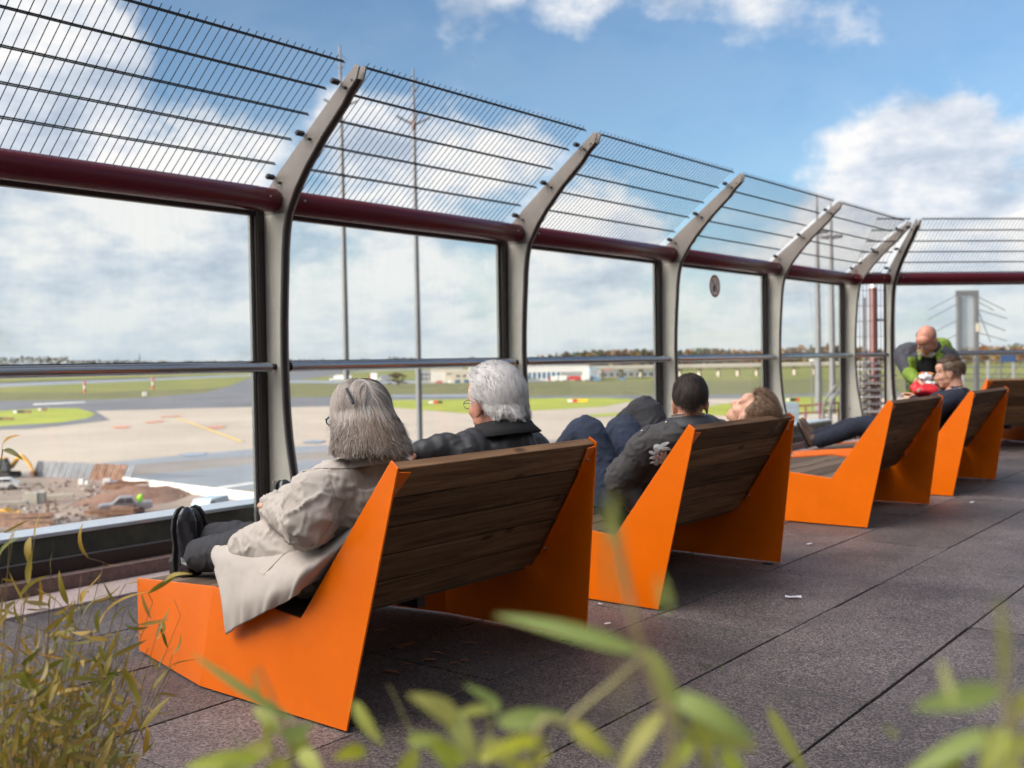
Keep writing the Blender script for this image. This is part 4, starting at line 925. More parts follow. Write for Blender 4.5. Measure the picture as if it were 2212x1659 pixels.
# ------------------------------------------------------------------ neighbouring structures beyond the bend
p = atd(1887, 760, 34); t = thing('steel_column', 'brown red steel column with white cap behind the wire mesh gate', 'column', (p.x, p.y, ZA), facing_rz()); z1 = CAM_H+(hy(1887)-622)*34/FPX-ZA
m = MB(); m.tube([(0, 0, 0), (0, 0, z1)], .125, 16); m.build('shaft', M['mast_red'], t, smooth=40); m = MB(); m.tube([(0, 0, z1), (0, 0, z1+.15), (-.1, 0, z1+.7)], [.10, .07, .02], 12); m.build('cap', M['white'], t, smooth=40)
m = MB(); m.tube([(-.2, .3, 0), (-.2, .3, z1-.3)], .06, 8); m.build('side_pipe', M['galv'], t); m = MB(); m.box((.24, 0, z1-1.05), (.32, .12, .08)); m.build('camera_arm', M['lamp_grey'], t)
p = atd(1893, 830, 26); t = thing('stair_tower', 'grey steel stair tower with white landings seen through the red mesh', 'stair tower', (p.x, p.y, ZA), facing_rz()); w = 26/FPX
for x in (-36, -14, 6, 34):
    m = MB(); m.tube([(x*w, 0, 0), (x*w, 0, CAM_H-ZA-(778-hy(1893)+(4 if x in (-36, 34) else 0))*w)], .035, 6); m.build('post', M['galv'], t)
for k, y in enumerate((770, 785, 797, 812, 827, 842, 857, 872, 888, 903, 918)):
    z = CAM_H-ZA-(y-hy(1893))*w; m = MB(); m.box((0 if y > 780 else 14*w, 0, z), ((74 if y > 780 else 44)*w, .5, .05)); m.build('landing', M['galv' if k % 2 else 'grey_wall'], t)
    if 3 < k: m = MB(); m.beam((-34*w, .1, z), (4*w, .1, z+14*w), .10, .04); m.build('flight', M['galv'], t)
    if k > 4: m = MB(); m.box((-12*w, .3, z+7*w), (34*w, .12, 9*w)); m.build('cladding', M['cream'], t)
mk('rail_red', (.16, .035, .03), .6)
# red railing of a lower roof, with curved ladder hoop
p = atd(1765, 895, 38); t = thing('lower_roof', 'pale lower roof with small boxes beyond the fence', 'roof', (0, 0, 0)); w = 38/FPX; z0 = CAM_H-(915-hy(1765))*w
m = MB(); m.box((p.x+.6, p.y+3.2, z0-.3), (4.2, 7.5, .6), Matrix.Rotation(facing_rz(), 3, 'Z')); m.build('slab', M['cream'], t); m = MB(); m.box((p.x+.6, p.y+3.2, (z0-.6+ZA)/2), (4.0, 7.2, z0-.6-ZA), Matrix.Rotation(facing_rz(), 3, 'Z')); m.build('wall', M['facade'], t)
t = thing('red_railing', 'red steel railing on the lower roof beyond the fence', 'railing', (p.x, p.y, z0), facing_rz())
for y in (38, 22): m = MB(); m.tube([(-48*w, 0, y*w), (48*w, 0, (y+6)*w)], .035, 8); m.build('rail', M['rail_red'], t)
for x in (-47, -25, 6, 30, 47): m = MB(); m.tube([(x*w, 0, 0), (x*w, 0, 41*w)], .04, 8); m.build('post', M['rail_red'], t)
t = thing('ladder_hoop', 'curved grey ladder railing right of the red railing', 'ladder', (p.x+c_r0.x*34*w, p.y+c_r0.y*34*w-.3, z0), facing_rz())
for dx in (0, 14): m = MB(); m.tube([(-14*w+dx*w, 0, 0), (-14*w+dx*w, 0, 34*w), (-8*w+dx*w, 0, 52*w), (6*w+dx*w, 0, 72*w), (14*w+dx*w, 0, 82*w)], .05, 8); m.build('stringer', M['galv'], t, smooth=60)
for k in range(6): m = MB(); m.tube([(-14*w, 0, (8+k*8)*w), (0, 0, (5+k*8)*w)], .025, 6); m.build('rung', M['galv'], t)
m = MB(); pg = atd(1698, 905, 36); m.box((pg.x, pg.y, z0+.4), (.75, .6, .95), Matrix.Rotation(facing_rz(), 3, 'Z')); tag(m.build('air_handler', M['blue_wall'], None, bevel=.02), 'grey blue ventilation box left of the red railing', 'ventilation box')
# footbridge with pylon
Dp = 95; w = Dp/FPX; p = atd(2090, 760, Dp); t = thing('footbridge', 'grey footbridge with tall portal pylon and stay cables at the right', 'bridge', (p.x, p.y, CAM_H), facing_rz())
def Z(y): return -(y-hy(2090))*w
for x in (-19, 19): m = MB(); m.box((x*w, 0, (Z(628)+ZA)/2), (8*w, 10*w, Z(628)-ZA)); m.build('pylon_leg', M['galv'], t)
m = MB(); m.box((0, 0, Z(634)), (46*w, 10.4*w, 12*w)); m.build('crossbeam', M['galv'], t)
for k in range(9): m = MB(); m.box(((-13+k*3.2)*w, 4*w, Z(705)), (1.6*w, 1.2*w, 128*w)); m.build('slat', M['grey_wall'], t)
m = MB(); m.box((21*w, -6*w, Z(708)), (9*w, 4*w, 18*w)); m.build('control_box', M['cream'], t)
cb = [(636, -64, 668), (655, -68, 690), (690, -50, 715), (720, -50, 745), (640, 62, 672), (650, 38, 672), (668, 66, 690), (690, 62, 716), (718, 66, 738), (738, 60, 768), (660, 30, 740)]
for y0, dx, y1 in cb: m = MB(); s_ = -19 if dx < 0 else 19; m.tube([(s_*w, 0, Z(y0)), ((s_+dx)*w, -2*w, Z(y1))], .9*w, 6); m.build('stay_cable', M['galv'], t)
m = MB(); m.box((60*w, 0, Z(852)), (330*w, 60*w, 14*w)); m.build('deck', M['grey_wall'], t)
for y in (770, 783, 797, 812, 826): m = MB(); m.tube([(-110*w, -30*w, Z(y-6)), (260*w, -30*w, Z(y))], 1.3*w, 6); m.build('rail', M['galv'], t)
for k in range(14): x = -105+k*27; m = MB(); m.box((x*w, -31*w, Z(812)), (5*w if k % 2 else 3*w, 3*w, 66*w)); m.build('post', M['grey_wall'if k % 2 else 'galv'], t)
m = MB(); m.beam((30*w, -30*w, Z(826)), (90*w, -30*w, Z(742)), 1.6*w, 1.6*w); m.beam((60*w, -30*w, Z(826)), (140*w, -30*w, Z(752)), 1.6*w, 1.6*w); m.build('brace', M['galv'], t)
m = MB(); m.box((72*w, -33*w, Z(776)), (32*w, 2*w, 14*w)); m.build('blue_sign', mat('blue_sign', (.03, .06, .15), .4), t)

# ------------------------------------------------------------------ people
mk('skin', (.56, .30, .205), .5, var=(18, .10), bump=(120, .06, .002)); mk('skin_ruddy', (.55, .245, .165), .5, var=(22, .18), bump=(90, .1, .002)); mk('skin_tan', (.56, .29, .195), .5, var=(18, .1))
mk('coat_beige', (.40, .36, .32), .85, var=(7, .07), bump=(9, .22, .012)); mk('coat_seam', (.30, .255, .215), .9)
mk('trouser_black', (.022, .022, .027), .85, var=(8, .2), bump=(14, .3, .008)); mk('shoe_black', (.014, .014, .018), .22, spec=.6, bump=(22, .25, .006)); mk('sole_black', (.02, .02, .022), .6)
mk('jacket_black', (.018, .019, .023), .6, var=(6, .25), bump=(16, .35, .01)); mk('cord_collar', (.012, .012, .014), .95, bump=(160, .3, .003), stretch=(1, 1, .1))
mk('jacket_charcoal', (.042, .040, .042), .8, var=(7, .2), bump=(11, .35, .012)); mk('denim', (.014, .023, .048), .85, var=(9, .35), bump=(13, .35, .01)); mk('denim_dark', (.009, .013, .028), .9, var=(9, .3), bump=(13, .3, .01))
mk('navy', (.010, .013, .030), .85, bump=(12, .3, .01)); mk('boot_brown', (.075, .042, .026), .6, var=(12, .4), bump=(30, .3, .006)); mk('parka_grey', (.046, .047, .060), .75, var=(7, .15), bump=(11, .35, .012)); mk('parka_green', (.16, .25, .022), .7, var=(7, .12), bump=(11, .35, .012)); mk('shirt_black', (.01, .01, .011), .85, bump=(10, .2, .01)); mk('khaki', (.12, .105, .08), .85)
mk('check_cloth', (.55, .5, .5), .8, var=(90, .45)); mk('eye_white', (.7, .68, .65), .25)
def hairmat(n, cols, r=.42): mk(n, cols[0], r, island=cols, spec=.35)
hairmat('hair_ash', [(.46, .41, .37), (.27, .215, .175), (.52, .48, .45), (.36, .30, .25), (.50, .45, .41), (.22, .17, .135), (.42, .36, .31)])
hairmat('hair_under', [(.22, .16, .12), (.30, .235, .185), (.13, .09, .065), (.37, .30, .25)])
hairmat('hair_white', [(.72, .71, .70), (.58, .57, .56), (.78, .77, .76), (.50, .48, .46), (.70, .68, .66)])
hairmat('hair_dark', [(.016, .011, .009), (.050, .034, .026), (.010, .008, .008), (.085, .060, .046)], .6); hairmat('hair_curl', [(.17, .095, .05), (.25, .155, .09), (.10, .055, .03), (.33, .22, .14)]); hairmat('hair_brown', [(.085, .05, .03), (.12, .075, .045), (.06, .035, .022)]); hairmat('hair_grey', [(.30, .28, .27), (.22, .2, .19)])

def frame(f, u):
    f = V(f).normalized(); u = V(u); u = (u-f*u.dot(f)).normalized(); l = u.cross(f)
    return Matrix((f, l, u)).transposed()
def head(mb, c, F, k=1.0, nose=1.0):
    c = V(c)
    def E(p, r, n=14): mb.ell(c+F @ (V(p)*k), tuple(q*k for q in r), F, n, 10)
    E((-.012, 0, .012), (.097, .076, .092), 20); E((.03, 0, -.035), (.062, .064, .075)); E((.035, 0, -.082), (.050, .050, .045)); E((.068, 0, -.112), (.024, .024, .018)); E((.062, 0, .03), (.040, .058, .045))
    for s in (-1, 1):
        E((.052, .036*s, -.045), (.034, .026, .028)); E((.078, .028*s, .004), (.016, .026, .010)); E((.026, .046*s, -.080), (.036, .012, .022))
        E((-.004, .078*s, -.030), (.026, .009, .033)); E((-.012, .084*s, -.020), (.018, .006, .022)); E((.002, .079*s, -.058), (.010, .008, .013))
        E((.094, .011*s, -.056), (.012, .009, .009))
    mb.tube([c+F @ (V(p)*k) for p in ((.086, 0, .002), (.098, 0, -.022), (.112*1, 0, -.044), (.112, 0, -.056))], [.008*k, .010*k, .012*k*nose, .010*k], 10, F @ V((0, 1, 0)))
    mb.ell(c+F @ (V((.112, 0, -.05))*k), .0125*k*nose)
    E((.083, 0, -.082), (.015, .024, .0065)); E((.081, 0, -.093), (.014, .020, .0065))
def eyes(parent, c, F, k=1.0, m='black'):
    for s in (-1, 1):
        q = MB(); q.ell(V(c)+F @ (V((.0795, .031*s, -.017))*k), .0105*k, None, 12, 8); q.build('eye', M['eye_white'], parent, smooth=60)
        q = MB(); q.ell(V(c)+F @ (V((.0865, .031*s, -.017))*k), .0048*k, None, 8, 6); q.build('pupil', M[m], parent, smooth=60)
def hand(mb, w, d, n, k=1.0, curl=.5):
    """palm, five unequal bent fingers and a thumb from the side of the palm"""
    w, d = V(w), V(d).normalized(); n = V(n); n = (n-d*n.dot(d)).normalized(); s = d.cross(n)
    mb.tube([w, w+d*.03*k, w+d*.09*k], [(.024*k, .018*k), (.036*k, .015*k), (.040*k, .013*k)], 12, s)
    for i, (o, L) in enumerate(((-.030, .060), (-.010, .070), (.011, .066), (.030, .052))):
        p = w+d*.088*k+s*o*k; pts = [p]; dd = d.copy()
        for j in range(3):
            dd = (dd-n*curl*(.5+.25*j)).normalized(); p = p+dd*(L*k*(.45, .32, .23)[j]); pts.append(p)
        mb.tube(pts, [.0088*k, .0085*k, .0078*k, .0065*k], 8); mb.ell(pts[-1], .0066*k, None, 8, 6)
    p = w+d*.035*k+s*(-.032*k); q1 = p+(d*.6-s*.7-n*.25).normalized()*.036*k; q2 = q1+(d*.9-s*.1-n*.4).normalized()*.030*k
    mb.tube([w+d*.02*k-s*.015*k, p, q1, q2], [.013*k, .012*k, .0098*k, .0075*k], 8); mb.ell(q2, .0076*k, None, 8, 6)
def hair(parent, c, F, m, n, L, comb, ok, vol=1.06, grav=.35, seg=7, w=.0036, wave=0.0, k=1.0, rad=(.100, .080, .096), flip=0.0, jit=.25, volf=None, spread=0.0, seed=1):
    """cap on the scalp plus combed locks that lie on it and fall from it"""
    rnd = random.Random(seed); mb = MB(); c = V(c)+F @ V((-.012*k, 0, .014*k)); rad = V(rad)*k
    down = F.transposed() @ V((0, 0, -1))
    q = MB(); q.ell((0, 0, 0), (1, 1, 1), None, 36, 24); keep = [f for f in q.f if all(ok(V(q.v[i])) for i in f)]
    vs = [c+F @ V((v[0]*rad.x*1.03, v[1]*rad.y*1.03, v[2]*rad.z*1.03)) for v in q.v]
    mb.add(vs, keep)
    cnt = 0; tries = 0
    while cnt < n and tries < n*20:
        tries += 1
        d = V((rnd.gauss(0, 1), rnd.gauss(0, 1), rnd.gauss(0, 1))).normalized()
        if not ok(d): continue
        cnt += 1
        p = V((d.x*rad.x, d.y*rad.y, d.z*rad.z))*1.015; lock = p*26+V((seed*3.1, 0, 0)); n1, n2, n3 = noise.noise(lock), noise.noise(lock+V((9, 4, 1))), noise.noise(lock+V((2, 8, 5))); ln = L(d)*rnd.uniform(.80, 1.05)*k*(1+.30*n3); st = ln/seg; dr = comb(d); dr = (dr-d*dr.dot(d)*.8); dr = (dr.normalized()+d*.18+V((rnd.gauss(0, jit), rnd.gauss(0, jit), rnd.gauss(0, jit)))*.6).normalized()
        vr = 1.02+(vol-1.02)*rnd.random()**.5; ph = 5*n1+rnd.uniform(-.5, .5); ph2 = 5*n2+rnd.uniform(-.5, .5); lv = V((n1, n2, n3))*jit; pts = [p.copy()]; nr = [d.copy()]
        for j in range(seg):
            cur = comb(p.normalized()); nn = V((p.x/rad.x, p.y/rad.y, p.z/rad.z)); r_ = nn.length; nn_ = V((nn.x/rad.x, nn.y/rad.y, nn.z/rad.z)).normalized()
            dr = (dr*1.0+cur*.35+down*grav+lv*.55+V((rnd.gauss(0, jit), rnd.gauss(0, jit), rnd.gauss(0, jit)))*.14)
            if wave: dr += nn_.cross(dr).normalized()*wave*math.sin(ph+j*1.25)+nn_*wave*.5*math.cos(ph2+j*1.4)
            if flip and j >= seg-2: dr += (nn_*1.0-down*.25)*flip
            if p.z > -.3*rad.z: dr -= nn_*max(-.15, dr.dot(nn_))*.85
            dr.normalize(); p = p+dr*st
            nn = V((p.x/rad.x, p.y/rad.y, p.z/rad.z)); r_ = nn.length; t = (j+1)/seg; vf = volf(V((p.x/rad.x, p.y/rad.y, p.z/rad.z)).normalized()) if volf else 1.0; tgt = 1.02+(vr-1.02)*min(1, t*2.2)*vf+spread*vf*max(0, -p.z/rad.z)
            if r_ < tgt:
                q_ = min(tgt/r_, 1.12); p = V((p.x*q_, p.y*q_, p.z*(q_ if p.z > 0 else 1.0)))
            pts.append(p.copy()); nr.append(nn_)
        rows = []
        for j, p in enumerate(pts):
            t = (pts[min(j+1, seg)]-pts[max(j-1, 0)]).normalized(); s_ = t.cross(nr[j]); s_ = s_.normalized() if s_.length > 1e-4 else t.orthogonal().normalized(); ww = w*k*(1-.75*(j/seg)**1.5)*.5
            a, b_ = c+F @ (p-s_*ww), c+F @ (p+s_*ww); rows.append((a, b_))
        mb.grid(rows)
    return mb.build('hair', M[m], parent, smooth=70)
def wr(a=.004, b=.005, s=10.0, st=(1, 1, 1), seed=0.0):
    def f(c):
        q = V((c.x*s*st[0]+seed, c.y*s*st[1], c.z*s*st[2])); n1 = noise.noise(q); n2 = noise.noise(q*2.3+V((3, 1, 7)))
        r_ = max(0, 1-abs(n2)*2.2); n3 = noise.noise(q*1.1+V((n1*2, 5, n2)))
        return a*n1+b*(r_*r_*r_*(.6+n3)-.2)
    return f
def shoe(parent, heel, toe, up, m='shoe_black', L=None, k=1.0, name='shoe'):
    heel, toe = V(heel), V(toe); a = (toe-heel); L = a.length; a.normalize(); up = V(up); n = (up-a*up.dot(a)).normalized(); s = a.cross(n); g = L/.29*k
    q = MB(); sec = [(0.0, .030, .033, .038), (.03, .036, .05, .045), (.08, .037, .05, .046), (.13, .038, .040, .038), (.18, .046, .030, .030), (.23, .046, .025, .026), (.265, .036, .021, .021), (.288, .016, .016, .014)]
    q.tube([heel+a*(t*g)+n*(cz*g+.014*g) for t, w_, h_, cz in sec], [(w_*g, h_*g) for t, w_, h_, cz in sec], 18, s)
    q.tube([heel+a*.06*g+n*.07*g, heel+a*.055*g+n*.13*g], [.043*g, .047*g], 14)
    o = q.organic(name, M[m], parent, .006, 3)
    q = MB(); out = [(-.006, .0), (.0, .028), (.06, .038), (.13, .036), (.19, .049), (.245, .046), (.28, .028), (.293, .0)]; poly = out+[(x, -y) for x, y in out[::-1][1:-1]]
    q.prism(poly, lambda x, y: heel+a*(x*g)+s*(y*g)-n*.002*g, lambda x, y: heel+a*(x*g)+s*(y*g)+n*.012*g)
    q.prism([(-.008, .026), (.06, .036), (.075, .03), (.075, -.03), (.06, -.036), (-.008, -.026)], lambda x, y: heel+a*(x*g)+s*(y*g)-n*.026*g, lambda x, y: heel+a*(x*g)+s*(y*g)-n*.002*g)
    q.build('sole', M['sole_black'], o, bevel=.003)
    return o
def collar_ring(parent, c, ax, r0, r1, h, m, side=(0, 1, 0), open_=.5, name='collar', fwd=(-1, 0, 0), point=.0, drop=.045):
    """turn-down collar standing round the neck and folded outward, open at the throat"""
    c = V(c); ax = V(ax).normalized(); f = V(fwd); f = (f-ax*f.dot(ax)).normalized(); l = ax.cross(f); rows = []
    n = 26
    for rr, hh in ((r0, -.01), (r0*.98, h*.6), (r0*1.03, h), (r0*1.12, h*1.0), ((r0+r1)/2, h-drop*.5), (r1, h-drop)):
        row = []
        for i in range(n+1):
            t = open_+(2*math.pi-2*open_)*i/n; e = abs(i/n-.5)*2; rad_ = rr*(1+.10*e)+(point*e**4 if rr >= r1*.99 else 0)
            row.append(c+f*(math.cos(t)*rad_*1.05)+l*(math.sin(t)*rad_)+ax*(hh-.025*e*e))
        rows.append(row)
    q = MB(); q.grid(rows); return q.build(name, M[m], parent, smooth=60, solid=.005)

def person(label, loc, grp=None):
    t = thing('person', label, 'person', (0, 0, 0)); return t

# -- woman in the beige coat
def woman():
    t = person('woman with grey bob, dark hair clip and beige trench coat, feet up on the bench', None)
    Y = 2.43; hc = aty(771, 893, 2.42); F = frame((-.975, .20, -.06), (.10, 0, 1)); NB = V((-2.565, Y, .80))
    pel = V((-2.80, Y, .46)); wai = V((-2.72, Y, .58)); che = V((-2.60, Y, .70))
    sn, sf = V((-2.60, 2.255, .735)), V((-2.62, 2.61, .735))
    en, wn = aty(668, 1128, 2.20), aty(596, 1100, 2.36)
    ef, wf = V((-2.93, 2.66, .57)), aty(630, 1075, 2.42)
    knN, knF = aty(525, 1190, 2.38), aty(545, 1172, 2.58); anN, anF = aty(447, 1199, 2.41), aty(470, 1163, 2.54)
    b = MB(); head(b, hc, F); limb(b, [(hc+F @ V((-.02, 0, -.06)), .055), (NB, .055)], n=14)
    limb(b, [(NB, .08, .06), (che, .15, .10), (wai, .14, .10), (pel, .16, .11)], (0, 1, 0))
    limb(b, [(sn, .06), (en, .045), (wn, .032)]); limb(b, [(sf, .06), (ef, .045), (wf, .032)])
    hand(b, wn, V((-.4, .8, .2)), (0, -.3, 1), .9); hand(b, wf, V((-.3, -.9, 0)), (0, .3, 1), .9)
    limb(b, [(pel+V((-.05, -.08, 0)), .07), ((pel+V((-.05, -.08, 0))).lerp(knN, .5), .062), (knN, .05), ((knN).lerp(anN, .4), .045), (anN, .036)]); limb(b, [(pel+V((-.05, .08, 0)), .07), ((pel+V((-.05, .08, 0))).lerp(knF, .5), .062), (knF, .05), ((knF).lerp(anF, .4), .045), (anF, .036)])
    body = b.organic('body', M['skin'], t, .008, 3)
    # spectacles
    g = MB(); L0 = F @ V((0, 1, 0)); 
    for s in (-1, 1):
        cc = hc+F @ V((.106, .036*s, -.022)); pts = [cc+F @ V((0, .026*math.cos(a), .017*math.sin(a)))+F @ V((-.006*abs(math.cos(a)), 0, 0)) for a in [i*math.pi/10 for i in range(21)]]
        g.tube(pts, .0026, 6, cap=False); g.tube([cc+F @ V((-.004, .027*s, .006)), hc+F @ V((.04, .078*s, -.008)), hc+F @ V((-.02, .082*s, -.02))], .0026, 6)
    g.tube([hc+F @ V((.11, -.010, -.018)), hc+F @ V((.113, 0, -.014)), hc+F @ V((.11, .010, -.018))], .002, 6)
    gl = g.build('glasses', mat('glasses_blue', (.02, .035, .06), .3), t, smooth=60)
    q = MB()
    for s in (-1, 1): q.ell(hc+F @ V((.107, .034*s, -.022)), (.0015, .025, .016), F, 14, 8)
    q.build('lens', M['spectacle'], gl, smooth=60)
    # hair
    vf = lambda d: max(.12, 1-.95*max(0, d.x+.25))*(1+.9*max(0, -d.z+.1)*max(0, -d.x+.2))
    okw = lambda d: not (d.x > .40 and d.z < .66) and not (d.x > .10 and d.z < .42) and d.z > -.72
    def comb(d):
        if d.z > .5: return V((-.55, .75 if d.y >= 0 else -.75, -.2)).normalized()
        return V((-.50 if d.x > -.2 else -.12, .12*d.y, -1)).normalized()
    LL = lambda d: .152+.075*d.z
    hair(t, hc, F, 'hair_under', 6000, LL, comb, lambda d: okw(d) and d.z < .25, 1.32, .16, 12, .0026, .62, 1.0, (.104, .085, .100), 1.4, .30, spread=.42, volf=vf, seed=2)
    hair(t, hc, F, 'hair_ash', 8500, LL, comb, lambda d: okw(d) and d.z > .05, 1.26, .18, 12, .0024, .36, 1.0, (.104, .085, .100), 1.2, .22, spread=.44, volf=vf)
    q = MB(); cl = aty(755, 855, hc.y-.108); q.beam(aty(748, 839, hc.y-.094), aty(763, 872, hc.y-.112), .009, .008, F @ V((0, 1, 0))); q.build('hair_clip', mat('clip_dark', (.012, .014, .022), .25), t, bevel=.002)
    # coat
    c = MB()
    limb(c, [(NB+V((0, 0, -.005)), .085, .075), (NB+V((-.02, 0, -.05)), .165, .11), (che, .20, .135), (wai, .185, .135), (pel+V((.0, 0, .03)), .20, .145)], (0, 1, 0), 24)
    limb(c, [(sn+V((.02, .05, .015)), .085), (sn+V((-.02, -.02, -.03)), .098), (sn.lerp(en, .55)+V((0, -.015, 0)), .095), (en, .088), (en.lerp(wn, .5), .073), (wn, .060)], n=20)
    limb(c, [(sf, .09), (sf.lerp(ef, .5), .09), (ef, .08), (ef.lerp(wf, .5), .072), (wf, .058)], n=20)
    limb(c, [(pel+V((-.02, -.09, 0)), .125), (aty(590, 1185, 2.32), .105), (aty(545, 1190, 2.34), .09)]); limb(c, [(pel+V((-.02, .09, 0)), .12), (aty(585, 1170, 2.56), .095)])
    f0 = wr(.004, .013, 6, (1, 1, 1.7), 2); f1 = wr(.002, .008, 12, (1.5, 1, .6), 9)
    ct = c.organic('coat', M['coat_beige'], t, .0085, 5, lambda p: f0(p)+f1(p))
    # skirt of the coat hanging over the side of the bench
    cols = [  # from the hem at the knees back to the bench back ; top to bottom
     [(556, 1141, 2.535), (500, 1156, 2.415), (457, 1190, 2.290), (468, 1240, 2.225), (482, 1305, 2.170), (491, 1370, 2.157)],
     [(590, 1143, 2.515), (545, 1160, 2.375), (503, 1196, 2.250), (506, 1242, 2.195), (512, 1300, 2.157), (518, 1352, 2.153)],
     [(622, 1148, 2.475), (590, 1170, 2.335), (560, 1206, 2.215), (554, 1245, 2.175), (552, 1290, 2.145), (552, 1334, 2.151)],
     [(655, 1158, 2.435), (632, 1178, 2.295), (612, 1208, 2.215), (604, 1240, 2.159), (598, 1278, 2.137), (594, 1312, 2.149)],
     [(690, 1165, 2.395), (672, 1184, 2.265), (655, 1206, 2.200), (648, 1232, 2.157), (640, 1262, 2.143), (636, 1290, 2.155)],
     [(735, 1148, 2.37), (722, 1168, 2.27), (708, 1190, 2.22), (694, 1214, 2.19), (678, 1240, 2.185), (664, 1264, 2.19)],
     [(805, 1100, 2.40), (792, 1122, 2.33), (776, 1146, 2.30), (756, 1180, 2.29), (730, 1212, 2.28), (700, 1246, 2.27)]]
    C3 = [[tuple(aty(x, y, yy)) for x, y, yy in cl_] for cl_ in cols]
    C3 = [spline(cl_, 7) for cl_ in C3]; nr_ = len(C3[0]); rows = [spline([cl_[i] for cl_ in C3], 8) for i in range(nr_)]
    rr = []
    for i, row in enumerate(rows):
        v_ = i/(nr_-1); r2 = []
        for j, p in enumerate(row):
            u_ = j/(len(row)-1); p = V(p); fo = .013*v_*math.sin(u_*17+v_*2.2+1.0)*(.4+.6*u_)+.006*math.sin(u_*41+v_*5)*v_+.008*noise.noise(p*9)
            r2.append(p+V((0, -abs(fo)*.9 if v_ > .55 else fo, 0 if v_ > .5 else fo*.5)))
        rr.append(r2)
    q = MB(); q.grid(rr); skirt = q.build('coat_skirt', M['coat_beige'], t, smooth=80, solid=.005)
    collar_ring(t, NB+V((-.005, 0, .012)), (-.10, 0, 1), .078, .128, .052, 'coat_beige', open_=.55, point=.06, fwd=(-1, .15, 0), drop=.06)
    # seams
    dg = bpy.context.evaluated_depsgraph_get(); bv = BVHTree.FromObject(ct, dg)
    def seam(pts, name, r=.0022):
        out = []
        for x, y in spline(pts, 6):
            d = ray(x, y).normalized(); h = bv.ray_cast(EYE, d)
            if h[0]: out.append(h[0]-d*.0012)
        if len(out) > 2: q = MB(); q.tube(out, r, 5); q.build(name, M['coat_seam'], t, smooth=60)
    seam([(712, 1040), (724, 1075), (722, 1110), (700, 1155), (672, 1180)], 'sleeve_seam'); seam([(640, 1022), (690, 1012), (745, 1012), (800, 1010)], 'yoke_seam', .0016)
    # pocket welt laid on the skirt
    bk = BVHTree.FromObject(skirt, bpy.context.evaluated_depsgraph_get()); pk = []
    for x, y in ((560, 1234), (586, 1208), (612, 1184), (619, 1192), (594, 1217), (570, 1242)):
        d = ray(x, y).normalized(); h = bk.ray_cast(EYE, d)
        if h[0]: pk.append(h[0]-d*.003)
    if len(pk) == 6: q = MB(); q.add(pk, [(0, 1, 4, 5), (1, 2, 3, 4)]); q.build('pocket_flap', M['coat_beige'], t, solid=.003)
    # trousers and shoes
    q = MB()
    limb(q, [(pel+V((-.08, -.08, -.02)), .09), (knN, .08), (knN.lerp(anN, .5), .074), (anN+V((-.03, 0, 0)), .070)], n=18); limb(q, [(pel+V((-.08, .08, 0)), .09), (knF, .08), (knF.lerp(anF, .5), .076), (anF, .070)], n=18)
    q.organic('trousers', M['trouser_black'], t, .009, 5, wr(.005, .008, 9, (1, 1, 1)))
    shoe(t, aty(386, 1243, 2.41), aty(392, 1094, 2.43), (1, .02, .1)); shoe(t, aty(448, 1205, 2.63), aty(422, 1090, 2.56), (.35, -.9, .15))
woman()

